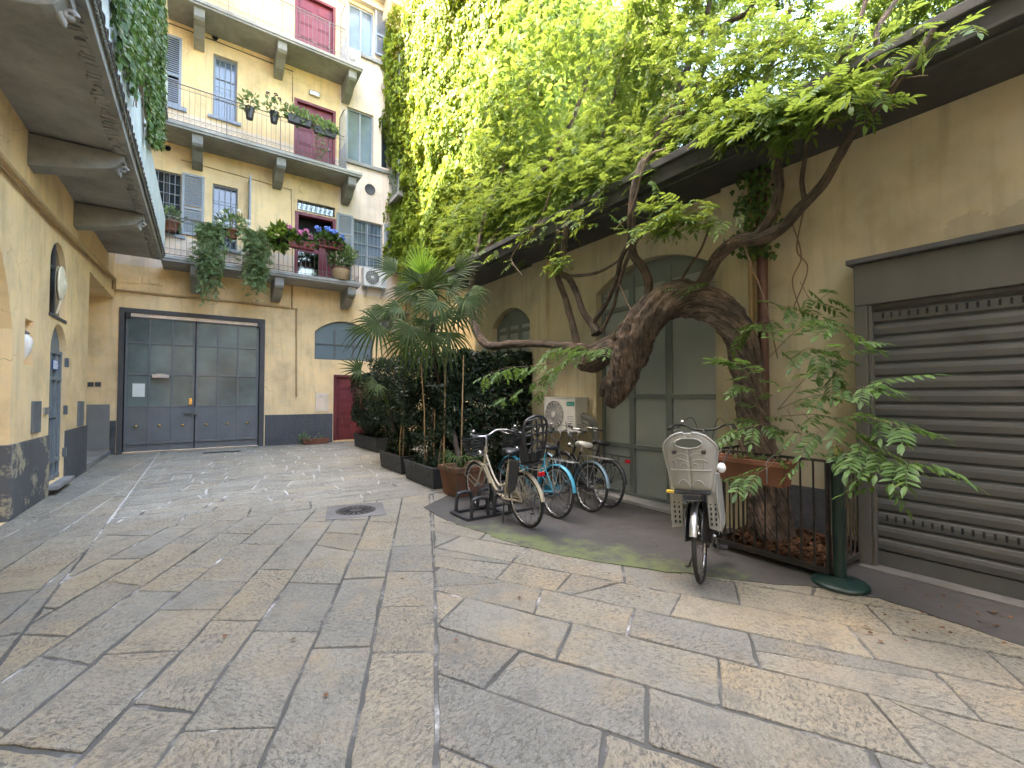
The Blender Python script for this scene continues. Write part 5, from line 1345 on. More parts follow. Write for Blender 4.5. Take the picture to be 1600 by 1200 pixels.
P3 = thing('palm_seedling', 'palm seedling with drooping fronds at the rim of the clay pot', 'palm', (PX-.1, PY-.15, .44))
for a in (150, 205, 255, 300, 30):
    h_ = Vector((PX-.1+.14*math.cos(R(a)), PY-.15+.14*math.sin(R(a)), .66)); fan(P3, h_, h_+Vector((.30*math.cos(R(a)), .30*math.sin(R(a)), -.05)), (PX-.1, PY-.15, .43), 14, 110, .9, 'palm', .02)
for k, (x, y, a) in enumerate(((3.42, 6.95, .03), (3.36, 7.6, -.02), (3.45, 8.9, .02), (3.62, 6.7, .04))):
    m = MB(); m.tube([(x, y, .35), (x+a, y+a, 1.3), (x+a*2.5, y+.1, 2.3)], [.014, .013, .011], 7)
    tag(m.obj('bamboo_stake', M['bamboo']), 'thin bamboo stake tied up among the hedge stems by the clay pot', 'stake', 'bamboo stakes among the hedges')

# ------------------------------------------------------------------ planted bed, litter and fallen leaves
m = MB(); n1 = 16; vs_ = []
for i in range(n1+1):
    for j in range(n1+1):
        x, y = 4.50+(5.34-4.50)*i/n1, 1.66+(2.63-1.66)*j/n1; vs_.append((x, y, .03+.05*mnoise.noise(Vector((x*4, y*4, 0)))+.10*(x-4.52)))
m.add(vs_, [(i*(n1+1)+j, i*(n1+1)+j+1, (i+1)*(n1+1)+j+1, (i+1)*(n1+1)+j) for i in range(n1) for j in range(n1)], 0, True)
tag(m.obj('soil', M['soil'], at=(0, 0, 0)), 'dark soil of the fenced bed under the wisteria', None, kind='stuff')
n = 2200; P = np.stack([rng.uniform(4.52, 5.32, n), rng.uniform(1.70, 2.60, n), np.zeros(n)], 1); P[:, 2] = .055+.10*(P[:, 0]-4.52)+rng.random(n)*.05
lit = npmesh('leaf_litter', *scatter(BROAD_T, LEAF_F, P, rng.normal(size=(n, 3))*(1, 1, .3), np.tile((0, 0, 1.), (n, 1))+rng.normal(size=(n, 3))*.5, rng.uniform(.025, .06, n)), M['litter'], None, (0, 0, 0))
tag(lit, 'brown fallen leaves lying in the fenced bed', None, kind='stuff')
def fallen():
    if rng.random() < .55: p = onZ(rng.uniform(1330, 1600), rng.uniform(890, 1010))
    else: p = Vector((rng.uniform(0, 5), rng.uniform(2, 12), 0))
    return (p.x, p.y, .016) if p.x < 5.05 else None
P = cloud(110, fallen); n = len(P)
fl = npmesh('fallen_leaves', *scatter(BROAD_T, LEAF_F, P, rng.normal(size=(n, 3))*(1, 1, .05), np.tile((0, 0, 1.), (n, 1))+rng.normal(size=(n, 3))*.12, rng.uniform(.015, .045, n)), M['litter'], None, (0, 0, 0))
tag(fl, 'a few dry leaves scattered over the paving', None, kind='stuff')
# ------------------------------------------------------------------ bicycles
WR = .335
def arc(cx, cz, r, a0, a1, n=14): return [(cx+r*math.cos(R(a0+(a1-a0)*i/n)), cz+r*math.sin(R(a0+(a1-a0)*i/n))) for i in range(n+1)]
def guard(m, cx, a0, a1, r=.362, wd=.056):
    P = arc(cx, WR, r, a0, a1, 18)
    for (x0, z0), (x1, z1) in zip(P[:-1], P[1:]):
        k0, k1 = (r-.018)/r, (r-.018)/r
        c0 = (cx+(x0-cx)*k0, WR+(z0-WR)*k0); c1 = (cx+(x1-cx)*k1, WR+(z1-WR)*k1); h = wd/2
        m.add([(c0[0], -h, c0[1]), (c1[0], -h, c1[1]), (x1, -h*.55, z1), (x0, -h*.55, z0), (x1, h*.55, z1), (x0, h*.55, z0), (c1[0], h, c1[1]), (c0[0], h, c0[1])],
              [(0, 1, 2, 3), (3, 2, 4, 5), (5, 4, 6, 7)], 0, True)
def wheel(parent, cx, tyre_w=.019):
    c = (cx, 0, WR); m = MB()
    m.tube([(cx, -.035, WR), (cx, .035, WR)], .022, 10)
    for i in range(28):
        a = 2*PI*i/28; sd = .03 if i % 2 else -.03; b = a+(.28 if i % 4 < 2 else -.28)
        m.tube([(cx+.02*math.cos(b), sd, WR+.02*math.sin(b)), (cx+.298*math.cos(a), 0, WR+.298*math.sin(a))], .0017, 3, cap=False)
    o = m.obj('wheel', M['iron'], parent, local=True)
    for nm, r_, t_, mt in (('tyre', WR-tyre_w, tyre_w, 'rubber'), ('rim', WR-tyre_w*2-.006, .011, 'chrome')):
        q = MB(); q.tube([(cx+r_*math.cos(2*PI*i/40), 0, WR+r_*math.sin(2*PI*i/40)) for i in range(40)], t_, 8, closed=True); q.obj(nm, M[mt], o, local=True)
    return o
def seat_shell(rows, mat, name, parent, th=.012):
    """rows: z, half width, half hole width, x of the middle, how far the edges wrap forward"""
    m = MB(); nn = 8
    for sd in (1, -1):
        vs_ = []
        for z, w_, hw, x, wrap in rows:
            for j in range(nn+1):
                y = hw+(w_-hw)*j/nn; vs_.append((x+wrap*(y/max(w_, 1e-3))**3, sd*y, z))
        m.add(vs_, [(i*(nn+1)+j, i*(nn+1)+j+1, (i+1)*(nn+1)+j+1, (i+1)*(nn+1)+j) for i in range(len(rows)-1) for j in range(nn)], 0, True)
    return m.obj(name, M[mat], parent, local=True, solid=th)
def bicycle(label, loc, head, lean, o):
    t = thing('bicycle', label, 'bicycle', loc, 0, 'bicycles parked in the court'); t.rotation_euler = (lean, 0, head)
    fm = M[o['frame']]; WB = 1.08; rh, fh, bb = (0, 0, WR), (WB, 0, WR), (.44, 0, .28); st, sb = (.27, 0, .80), (.40, 0, .45)
    ht, hb = (.80, 0, .90), (.86, 0, .66)
    m = MB(); m.tube([bb, st], .017, 8)
    if o.get('step', True):
        m.tube([tuple(p) for p in crom([np.array(hb), np.array((.72, 0, .46)), np.array((.58, 0, .33)), np.array(bb)], 5)], .021, 8)
        m.tube([tuple(p) for p in crom([np.array((.82, 0, .82)), np.array((.68, 0, .56)), np.array((.54, 0, .43)), np.array((.385, 0, .47))], 5)], .014, 8)
    else: m.tube([(.85, 0, .68), bb], .018, 8); m.tube([(.82, 0, .84), (.28, 0, .77)], .016, 8)
    m.tube([ht, hb], .021, 8)
    for sd in (.055, -.055):
        m.tube([(.44, sd*.5, .28), (.3, sd, .30), (0, sd, WR)], .010, 6); m.tube([(.285, sd*.3, .74), (.2, sd, .62), (0, sd, WR)], .008, 6)
        m.tube([(.865, sd*.7, .64), (.93, sd, .52), (1.0, sd, .40), (WB, sd, WR)], .011, 6)
    m.tube([(.865, -.05, .655), (.865, .05, .655)], .016, 6)
    m.obj('frame', fm, t, local=True)
    wheel(t, 0); wheel(t, WB)
    if o.get('guard'):
        m = MB(); guard(m, 0, 0 if not o.get('short') else 60, o.get('ga', 172) if not o.get('short') else 158)
        for sd in (.045, -.045):
            for a in (38, 150): m.tube([(0, sd, WR), (.36*math.cos(R(180-a)), sd*.6, WR+.36*math.sin(R(180-a)))], .003, 4)
        m.obj('mudguard', M[o['guard']], t, local=True)
        m = MB(); guard(m, WB, 20, 165); m.tube([(WB, .045, WR), (WB+.33, .03, WR+.13)], .003, 4); m.tube([(WB, -.045, WR), (WB+.33, -.03, WR+.13)], .003, 4); m.obj('mudguard', M[o['guard']], t, local=True)
    zb = o.get('zb', 1.06); m = MB(); m.tube([(.80, 0, .88), (.775, 0, zb-.04)], .013, 8); m.tube([(.775, 0, zb-.04), (.80, 0, zb)], .012, 8)
    hbp = [np.array(p) for p in ((.80, 0, zb-.01), (.84, .10, zb), (.82, .20, zb+.045), (.70, .275, zb+.05), (.58, .30, zb+.03))]
    for sd in (1, -1): m.tube([(p[0], p[1]*sd, p[2]) for p in crom(hbp, 5)], .011, 7)
    hb_ = m.obj('handlebar', M[o.get('bar', 'alu')], t, local=True)
    for sd in (1, -1):
        g = MB(); g.tube([(.66, .285*sd, zb+.045), (.55, .305*sd, zb+.022)], .017, 8); g.obj('grip', M['black'], hb_, local=True)
        g = MB(); g.tube([(.77, .24*sd, zb+.04), (.72, .25*sd, zb+.015), (.63, .27*sd, zb+.0)], .006, 5); g.obj('brake_lever', M['alu'], hb_, local=True)
    g = MB(); g.ball((.76, .2, zb+.085), .026, 10, 0, .8); g.obj('bell', M['chrome'], hb_, local=True)
    m = MB()                                              # cables
    m.tube([tuple(p) for p in crom([np.array((.72, .25, zb+.02)), np.array((.98, .12, zb+.10)), np.array((.95, .02, .82))], 6)], .004, 4)
    m.tube([tuple(p) for p in crom([np.array((.72, -.25, zb+.02)), np.array((1.0, -.10, zb+.07)), np.array((.86, .02, .72))], 6)], .004, 4); m.obj('cable', M['black'], t, local=True)
    zs = .90; m = MB(); rows = []
    for i in range(9):
        u = i/8; x = .12+.27*u; hw = .085*(1-u)**.8*(.6+.9*min(1, u*3.+.4))*.75+.022; hw = .10*math.exp(-((u-.18)/.32)**2)+.022; z = zs+.025*math.sin(u*PI*.9)-.01*u
        rows.append((x, hw, z))
    vs_ = []
    for x, hw, z in rows:
        for j in range(8):
            a = 2*PI*j/8; vs_.append((x, hw*math.cos(a), z+.028*math.sin(a)-(.012 if math.sin(a) < 0 else 0)))
    m.add(vs_, [(i*8+j, i*8+(j+1) % 8, (i+1)*8+(j+1) % 8, (i+1)*8+j) for i in range(8) for j in range(8)] + [tuple(range(8))[::-1], tuple(range(64, 72))], 0, True)
    m.tube([st, (.245, 0, zs-.02)], .013, 8); sd_ = m.obj('saddle', M[o.get('saddle', 'black')], t, local=True)
    # crank, chainring, pedals, chain guard
    m = MB(); m.lathe([(.03, -.004), (.09, -.004), (.09, .004), (.03, .004)], (.44, -.055, .28), 20, 0, Matrix.Rotation(PI/2, 4, 'X')); m.tube([(.44, -.07, .28), (.44, .07, .28)], .02, 8)
    m.tube([(.44, -.075, .28), (.54, -.085, .15)], .009, 6); m.tube([(.44, .075, .28), (.34, .085, .41)], .009, 6); ck = m.obj('crank', M['chrome'], t, local=True)
    for c_ in ((.54, -.13, .15), (.34, .13, .41)):
        p_ = MB(); p_.cbox(c_, (.10, .075, .024)); p_.obj('pedal', M['black'], ck, local=True, bevel=.004)
    m = MB(); m.tube([(.44, -.055, .375), (.02, -.055, WR+.045)], .009, 6); m.tube([(.44, -.055, .19), (.02, -.055, WR-.04)], .004, 4); m.cbox((.25, -.062, .335), (.44, .012, .07), (0, -R(5), 0)); m.obj('chain_guard', M[o.get('cg', 'black')], t, local=True, bevel=.004)
    if o.get('rack', True):
        m = MB(); zr = .755
        for sd in (.06, -.06): m.tube([(.24, sd*.6, zr-.02), (.1, sd, zr), (-.30, sd, zr), (-.34, sd*.6, zr)], .006, 6); m.tube([(0, sd, WR), (-.12, sd, zr)], .005, 5); m.tube([(0, sd, WR), (.05, sd, zr)], .005, 5)
        for x in (.1, -.05, -.2, -.33): m.tube([(x, -.06, zr), (x, .06, zr)], .005, 5)
        m.obj('luggage_rack', M[o.get('rackm', 'alu')], t, local=True)
    if o.get('light', True):
        m = MB(); m.cbox((-.345, 0, .70), (.03, .085, .05)); m.obj('tail_light', M['redlens'], t, local=True, bevel=.008)
    m = MB(); m.ball((.96, 0, .80), .042, 10); m.tube([(.87, 0, .78), (.95, 0, .80)], .007, 5); m.obj('headlight', M['chrome'], t, local=True)
    m = MB(); m.tube([(.38, .05, .28), (.30, .15, .012)], .009, 6); m.cbox((.29, .165, .010), (.05, .04, .012)); m.obj('kickstand', M['black'], t, local=True)
    if o.get('basket'):
        m = MB(); cx = 1.06; z0, z1 = .78, 1.03
        lv = [(z0+(z1-z0)*k/6, .105+.05*k/6, .13+.05*k/6) for k in range(7)]
        for z, hx, hy in lv:
            m.tube([(cx+hx*math.copysign(abs(math.cos(a))**.5, math.cos(a)), hy*math.copysign(abs(math.sin(a))**.5, math.sin(a)), z) for a in [2*PI*i/24 for i in range(24)]], .006, 4, closed=True)
        for i in range(22):
            a = 2*PI*i/22; cs, sn = math.copysign(abs(math.cos(a))**.5, math.cos(a)), math.copysign(abs(math.sin(a))**.5, math.sin(a))
            m.tube([(cx+lv[0][1]*cs, lv[0][2]*sn, z0), (cx+lv[-1][1]*cs, lv[-1][2]*sn, z1)], .004, 4)
        m.cbox((cx, 0, z0+.004), (.19, .24, .008)); m.obj('basket', M[o['basket']], t, local=True)
    if o.get('child') == 'black':
        X0 = -.30; rows = []
        def strip(pts, r_=.011): m.tube(pts, r_, 6)
        m = MB()
        W_ = [(.86, .10), (.95, .125), (1.05, .15), (1.15, .165), (1.25, .165), (1.32, .14), (1.35, .08)]
        ring_ = [(X0-.10*(z-.86)-.0+.04, y, z) for z, y in W_]+[(X0-.02, 0, 1.365)]+[(X0-.10*(z-.86)+.04, -y, z) for z, y in W_[::-1]]
        strip([tuple(p) for p in crom([np.array(p) for p in ring_], 4)], .016)
        for z, y in W_[1:6]: strip([(X0-.10*(z-.86)+.04, -y, z), (X0-.10*(z-.86)-.015+.0, 0, z+.02), (X0-.10*(z-.86)+.04, y, z)], .012)
        for y in (-.07, 0, .07): strip([(X0+.02, y, .86), (X0-.02, y*1.2, 1.1), (X0-.02, y*1.1, 1.34)], .012)
        for sg in (1, -1): strip([(X0-.0, .12*sg, .98), (X0-.02, -.03*sg, 1.14), (X0, .10*sg, 1.28)], .010)
        cs_ = m.obj('child_seat', M['black'], t, local=True)
        seat_shell([(.80, .11, 0, X0+.06, .10), (.86, .125, 0, X0+.03, .14), (.93, .14, 0, X0+.01, .15), (1.0, .15, .11, X0, .13), (1.12, .168, .13, X0-.005, .08), (1.24, .17, .135, X0-.01, .05)], 'black', 'shell', cs_)
        m = MB(); m.cbox((X0+.18, 0, .81), (.30, .23, .03))
        m.obj('seat_pan', M['black'], cs_, local=True, bevel=.012)
        for sd in (1, -1):
            m = MB(); m.prism([(X0+.2, .125*sd, .86), (X0+.36, .135*sd, .84), (X0+.42, .15*sd, .50), (X0+.36, .155*sd, .44), (X0+.26, .15*sd, .50), (X0+.19, .13*sd, .74)], (0, .018*sd, 0)); m.obj('leg_guard', M['black'], cs_, local=True, bevel=.01)
        m = MB(); m.tube([(X0+.1, 0, .79), (.15, 0, .70), (.30, 0, .66)], .010, 6); m.obj('support', M['alu'], cs_, local=True)
    if o.get('child') == 'grey':
        X0 = -.24
        rows = [(.80, .150, 0, X0+.03, .03), (.86, .160, 0, X0+.01, .05), (.94, .172, 0, X0, .06), (1.03, .190, 0, X0-.01, .07), (1.12, .205, .0, X0-.02, .07), (1.158, .207, .004, X0-.024, .065), (1.17, .206, .085, X0-.025, .06), (1.20, .190, .105, X0-.028, .05), (1.235, .160, .085, X0-.031, .035), (1.247, .145, .004, X0-.032, .03), (1.262, .13, 0, X0-.033, .025), (1.283, .085, 0, X0-.034, .012), (1.292, .03, 0, X0-.034, 0)]
        cs_ = seat_shell(rows, 'greyseat', 'child_seat', t, .014)
        m = MB()                                          # raised rim, hand hole rim and moulded ribs
        rim = [(z, w_, x+wp) for z, w_, hw, x, wp in rows]
        for sd in (1, -1): m.tube([(x-.004, sd*(w_+.002), z) for z, w_, x in rim], .011, 6)
        m.tube([(X0-.036, .107*math.cos(a), 1.206+.042*math.sin(a)) for a in [2*PI*i/20 for i in range(20)]], .007, 5, closed=True)
        def bk(y, z): 
            x = np.interp(z, [r_[0] for r_ in rows], [r_[3] for r_ in rows]); return (x-.010+.065*(abs(y)/.2)**3, y, z)
        m.tube([bk(y, .985) for y in np.linspace(-.16, .16, 9)], .006, 5)
        for zc, h, wd_ in ((1.10, .03, .10), (1.055, .025, .13), (1.02, .03, .06), (.86, .05, .09)):
            for sd in (1, -1): m.tube([bk(sd*(wd_*k/6+.01), zc+h*math.sin(k/6*PI*.9)-.01*k/6) for k in range(7)], .0055, 5)
        for sd in (1, -1): m.tube([bk(sd*.105, .99), bk(sd*.11, 1.07)], .005, 5)
        m.obj('rib', M['greyseat'], cs_, local=True)
        for sd in (1, -1):
            m = MB(); p = bk(.115*sd, 1.135); m.cbox((p[0]-.006, p[1], p[2]), (.02, .034, .030)); m.obj('buckle', M['black'], cs_, local=True, bevel=.004)
        m = MB(); m.cbox((X0+.17, 0, .80), (.34, .28, .03)); m.cbox((X0+.12, 0, .765), (.26, .14, .05)); m.obj('seat_pan', M['black'], cs_, local=True, bevel=.012)
        for sd in (1, -1):
            m = MB(); y = .165*sd; P = [(X0+.06, y, .96), (X0+.34, y, .92), (X0+.46, y, .80), (X0+.46, y*1.08, .52), (X0+.40, y*1.08, .47), (X0+.20, y*1.08, .47), (X0+.12, y*1.08, .53), (X0+.07, y, .80)]
            m.prism(P, (0, .022*sd, 0)); lg = m.obj('leg_guard', M['greyseat'], cs_, local=True, bevel=.01)
            m = MB(); yb_ = .105*sd; m.prism([(X0+.10, .180*sd, .80), (X0+.10, .10*sd, .79), (X0+.12, .10*sd, .49), (X0+.12, .195*sd, .47)], (.014, 0, 0)); m.obj('leg_guard', M['greyseat'], cs_, local=True, bevel=.006)
            m = MB()
            for k in range(6):
                for yy in (.125, .16): m.cbox((X0+.112, sd*yy, .53+k*.042), (.012, .012, .022))
            m.obj('slot', M['dark'], cs_, local=True)
        m = MB(); m.cbox((X0+.05, .17, .795), (.05, .07, .018)); m.obj('strap', M['yellow'], cs_, local=True)
        for sd in (1, -1):
            m = MB(); m.prism([(x, .06*sd, z) for x, z in arc(0, WR, .33, 30, 165, 12)] + [(-.04, .06*sd, WR+.02), (.06, .06*sd, WR)], (0, .008*sd, 0)); m.obj('skirt_guard', M['black'], t, local=True)
        m = MB(); m.cbox((.30, 0, .47), (.07, .09, .40), (0, -R(20), 0)); m.obj('battery', M['black'], t, local=True, bevel=.01)
        m = MB(); m.tube([(.80, -.27, zb+.02), (.55, -.28, zb-.1), (.10, -.215, .99)], .007, 6); m.obj('mirror_arm', M['black'], t, local=True)
        m = MB(); m.ball((.08, -.205, .965), .036, 12, 0, 1.2); m.obj('mirror', M['signw'], t, local=True)
    return t
b1 = onZ(822, 824); b2 = onZ(868, 810); b3 = onZ(922, 800); b4 = onZ(952, 797); b5 = onZ(1095, 911)
def hd(p, q): return math.atan2(q[1]-p[1], q[0]-p[0])
bicycle('cream step-through bicycle with a black child seat and front basket', (b1.x, b1.y-.02, .004), R(91), R(-5), dict(frame='champagne', guard='champagne', child='black', basket='blackpaint', bar='alu', cg='champagne'))
bicycle('turquoise bicycle with bright blue rear mudguard between cream and white saddled bicycles', (b2.x, b2.y, .004), R(89), R(4), dict(frame='turq', guard='turq', basket='blackpaint', light=False, saddle='black', cg='turq'))
bicycle('dark bicycle with blue grey mudguards and a white saddle', (b3.x-.02, b3.y, .004), R(86), R(6), dict(frame='blackpaint', guard='steelblue', saddle='offwhite', light=False, bar='chrome'))
bicycle('black bicycle with a red tail light standing nearest the wall', (b4.x+.04, b4.y+.1, .004), R(85), R(7), dict(frame='blackpaint', guard='blackpaint', step=False, bar='chrome', rackm='black'))
bicycle('silver and black bicycle with a grey child seat parked alone by the fence', (b5.x+.02, b5.y, .004), R(25), R(-3), dict(frame='blackpaint', guard='alu', short=1, child='grey', light=False, bar='blackpaint', rackm='black', basket=None, zb=1.25))
# rack the bicycles stand in
rk = thing('bicycle_rack', 'low black plastic bicycle rack under the front wheel of the cream bicycle', 'bicycle rack', (b1.x-.1, b1.y+.75, 0))
m = MB(); x, y = b1.x, b1.y+.62
for yy in (y, y+.42):
    for x0 in (x-.28, x+.06): m.tube([tuple(p) for p in crom([np.array(p) for p in ((x0-.13, yy, .01), (x0-.11, yy, .22), (x0-.07, yy, .27), (x0+.07, yy, .27), (x0+.11, yy, .22), (x0+.13, yy, .01))], 4)], .026, 7)
    m.box((x-.48, yy-.03, .008), (x+.55, yy+.03, .04))
for xx in (x-.46, x+.10): m.box((xx-.03, y+.032, .008), (xx+.03, y+.388, .04))
m.obj('frame', M['black'], rk, bevel=.006)

# ------------------------------------------------------------------ air conditioners
def aircon(label, c, size, face, badge=None, feet=True, fanx=-.14, group=None):
    """c: middle of the back at the bottom; face: angle of the front's outward direction"""
    t = thing('air_conditioner', label, 'air conditioner', c, face+PI/2, group); w_, d_, h = size
    m = MB(); m.box((-w_/2, -d_, 0), (w_/2, 0, h)); m.box((-w_/2-.008, -d_-.008, h+.001), (w_/2+.008, .0, h+.022)); m.obj('casing', M['white'], t, local=True, bevel=.012)
    cx, cz, r_ = fanx*w_, h*.5, min(h*.43, w_*.30)
    m = MB(); m.lathe([(.001, 0), (r_, 0), (r_, .008)], (cx, -d_-.002, cz), 28, 0, Matrix.Rotation(PI/2, 4, 'X')); fb = m.obj('fan_opening', M['surround'], t, local=True)
    m = MB()
    for k in range(1, 8): m.tube([(cx+r_*k/7*math.cos(a), -d_-.016, cz+r_*k/7*math.sin(a)) for a in [2*PI*i/28 for i in range(28)]], .004, 4, closed=True)
    for k in range(16): a = 2*PI*k/16; m.tube([(cx+.05*math.cos(a), -d_-.016, cz+.05*math.sin(a)), (cx+r_*math.cos(a), -d_-.016, cz+r_*math.sin(a))], .004, 4)
    m.lathe([(.001, 0), (.045, 0), (.05, .01), (.05, .015)], (cx, -d_-.018, cz), 14, 0, Matrix.Rotation(PI/2, 4, 'X')); m.obj('fan_grille', M['white'], t, local=True)
    m = MB()
    for k in range(6): m.box((w_*.27, -d_-.004, h*(.1+.07*k)), (w_*.46, -d_+.002, h*(.12+.07*k)))
    m.obj('louvre', M['acgrill'], t, local=True)
    if badge:
        m = MB(); m.box((w_*.25, -d_-.006, h*.78), (w_*.48, -d_+.001, h*.90)); bd = m.obj('badge', M['teal'], t, local=True)
        m = MB(); x = w_*.28
        for k, hh in enumerate((.05, .035, .03, .03, .035, .03, .03)): m.box((x, -d_-.0085, h*.815), (x+.010*w_/.8, -d_-.0062, h*.815+hh*h)); x += .021*w_/.8
        m.obj('lettering', M['tealpale'], bd, local=True)
    if feet:
        for x in (-w_*.35, w_*.35):
            m = MB(); m.bar((x, 0, -.03), (x, -d_-.05, -.03), .035, .05); m.bar((x, -.0, -.35), (x, -d_, -.055), .02, .03); m.obj('bracket', M['frame'], t, local=True)
    return t
pa = onX(872, 680, XR-.02)
ta = aircon('white air conditioner with a teal badge on the ochre wall behind the bicycles', (XR-.02, onX(876, 660, XR-.35).y+.08, onX(876, 674, XR-.35).z), (.80, .30, .56), PI, True)
m = MB()
P0 = Vector((XR-.18, ta.location.y-.44, ta.location.z+.28))
m.tube([tuple(p) for p in crom([np.array(P0), np.array(P0+Vector((0, -.16, -.05))), np.array(P0+Vector((.08, -.22, -.2))), np.array(P0+Vector((.10, -.22, -.7)))], 6)], .045, 8)
m.tube([tuple(p) for p in crom([np.array(P0+Vector((0, 0, -.1))), np.array(P0+Vector((0, -.1, -.12))), np.array(P0+Vector((.10, -.15, -.3))), np.array(P0+Vector((.12, -.14, -.8)))], 6)], .035, 8)
h_ = m.obj('hose', M['acgrill'], None); h_.parent = ta; h_.matrix_parent_inverse = Matrix.LocRotScale(ta.location, ta.rotation_euler, None).inverted()
u, z = fu(582, 450)
aircon('white air conditioner hung by the shuttered window at the end of the lowest balcony', (u, FY-.01, z-.02), (.82, .32, .64), -PI/2, None, True)
aircon('small white air conditioner standing at the right end of the topmost balcony', (XB-.22, FY-.35, Z3+.16), (.42, .55, .62), -PI/2, None, False)
p = at(640, 512, 15.3)
aircon('white air conditioner half hidden behind the palm fronds', (5.6, FY-.02, 3.95), (.8, .3, .55), -PI/2, None, True)
aw = MB(); aw.prism([(5.1, FY-.02, 4.85), (5.1, FY-.9, 4.55), (5.1, FY-.9, 4.50), (5.1, FY-.02, 4.72)], (1.0, 0, 0)); tag(aw.obj('awning', M['surround'], bevel=.01), 'small dark canopy on the ochre wall right of the balconies', 'awning')

# ------------------------------------------------------------------ fence round the bed, flower trough, stanchion
fn = thing('iron_fence', 'low rusty iron fence of thin bars around the wisteria bed', 'fence', (4.5, 2.1, 0))
XA, YA, YBF = 4.46, 1.62, 2.66
for nm, (x0, y0), (x1, y1), k in (('panel', (XA, YA), (XA, YBF), 10), ('panel', (XA+.03, YA), (5.26, YA), 8), ('panel', (XA+.03, YBF), (5.22, YBF), 8)):
    m = MB(); m.bar((x0, y0, .085), (x1, y1, .085), .035, .05); m.bar((x0, y0, 1.03), (x1, y1, 1.03), .03, .022)
    for i in range(k+1):
        q = i/k; x, y = x0+(x1-x0)*q, y0+(y1-y0)*q
        if 0 < i < k or nm: m.tube([(x, y, .0 if i in (0, k) else .06), (x, y, 1.03)], .016 if i in (0, k) else .0085, 6)
    m.obj(nm, M['rust'], fn)
ft = thing('flower_trough', 'long terracotta trough hooked on the front of the iron fence', 'planter', (XA-.12, 2.24, .76))
trough(ft, XA-.24, XA-.03, 1.86, 2.66, .225, M['terra'], 'trough', .03, .02, .025, .775)
for y in (2.0, 2.5):
    m = MB(); m.tube([(XA-.02, y, 1.04), (XA-.13, y, 1.045), (XA-.25, y, 1.0), (XA-.25, y, .80)], .007, 5); m.obj('hook', M['iron'], ft)
n = 16; P = np.stack([rng.uniform(XA-.2, XA-.06, n), rng.uniform(1.95, 2.6, n), np.full(n, .99)], 1)
npmesh('foliage', *scatter(BROAD_T, LEAF_F, P, rng.normal(size=(n, 3))+np.array((0, 0, 1.2)), rng.normal(size=(n, 3)), rng.uniform(.04, .09, n)), M['trail'], ft)
ps = onZ(1313, 915)
stn = thing('stanchion_post', 'dark green stanchion post with a brass ball on a round base', 'post', (ps.x, ps.y, 0))
m = MB(); m.lathe([(.205, .008), (.208, .025), (.195, .04), (.10, .055), (.06, .075)], (ps.x, ps.y, 0), 40); m.obj('base', M['greenp'], stn)
m = MB(); m.lathe([(.046, .07), (.046, 1.06), (.052, 1.065), (.052, 1.085), (.03, 1.09)], (0, 0, 0), 20, 0, Matrix.Translation((ps.x, ps.y, 0)) @ Matrix.Rotation(R(-1.6), 4, 'Y')); pst = m.obj('post', M['greenp'], stn)
m = MB(); bt = Vector((ps.x-.032, ps.y, 1.13)); m.ball(bt, .048, 16); m.lathe([(.02, -.06), (.028, -.045), (.018, -.03)], bt, 12); m.obj('ball_finial', M['brass'], stn)
m = MB(); pb = onZ(1146, 822); pb = Vector((4.72, 2.86, 0)); m.box((pb.x-.16, pb.y-.11, .01), (pb.x+.16, pb.y+.11, .10)); m.box((pb.x-.17, pb.y-.12, .101), (pb.x+.17, pb.y+.12, .125)); tag(m.obj('plastic_tray', M['white'], bevel=.01), 'shallow white plastic tray on the ground behind the fence corner', 'tray')

# ------------------------------------------------------------------ drain covers
pc = onZ(556, 798); an = R(-14)
mc = thing('drain_cover', 'square stone drain cover with a round cast iron grate in the paving', 'drain cover', (pc.x, pc.y, 0), an)
m = MB(); m.box((-.38, -.38, -.02), (.38, .38, .008)); m.obj('frame', M['sill'], mc, local=True, bevel=.004)
m = MB(); m.lathe([(.001, .009), (.235, .009), (.245, .016), (.262, .016), (.262, .007)], (0, 0, 0), 36)
g_ = m.obj('grate', M['castiron'], mc, local=True)
m = MB()
for k in range(16): a = 2*PI*k/16; m.cbox((.15*math.cos(a), .15*math.sin(a), .0105), (.14, .030, .004), (0, 0, a))
m.obj('slot', M['dark'], g_, local=True)
pd = onZ(347, 706.5)
dc = thing('floor_grate', 'rectangular iron floor grate set in front of the big gate', 'drain cover', (pd.x, pd.y, 0), R(-2))
m = MB(); m.box((-.45, -.16, -.02), (.45, .16, .006)); m.obj('frame', M['castiron'], dc, local=True)
m = MB()
for k in range(16): m.box((-.41+k*.052, -.12, .0065), (-.39+k*.052, .12, .009))
m.obj('slot', M['dark'], dc, local=True)

# ------------------------------------------------------------------ pots and plants
def roundpot(parent, c, r, h, mat, rim=True):
    m = MB(); pr = [(r*.68, 0), (r*.95, h*.82), (r*1.06, h*.83), (r*1.06, h), (r*.92, h), (r*.86, h*.8)] if rim else [(r*.7, 0), (r, h), (r*.92, h), (r*.88, h*.85)]
    m.lathe(pr, c, 18); m.obj('pot', M[mat], parent)
    m = MB(); m.lathe([(.001, h*.86), (r*.9, h*.86)], c, 18); m.obj('soil', M['soil'], parent)
def bush(parent, c, r, n, mat, size, T=LEAF_T, up=.5, sq=1.0):
    d_ = unit(n); P = np.array(c)+d_*np.array((r, r, r*sq))*rng.uniform(.45, 1.0, (n, 1)); npmesh('foliage', *scatter(T, LEAF_F, P, d_+np.array((0, 0, up))+rng.normal(size=(n, 3))*.3, rng.normal(size=(n, 3))+np.array((0, -.3, 1)), rng.uniform(*size, n)), M[mat], parent)
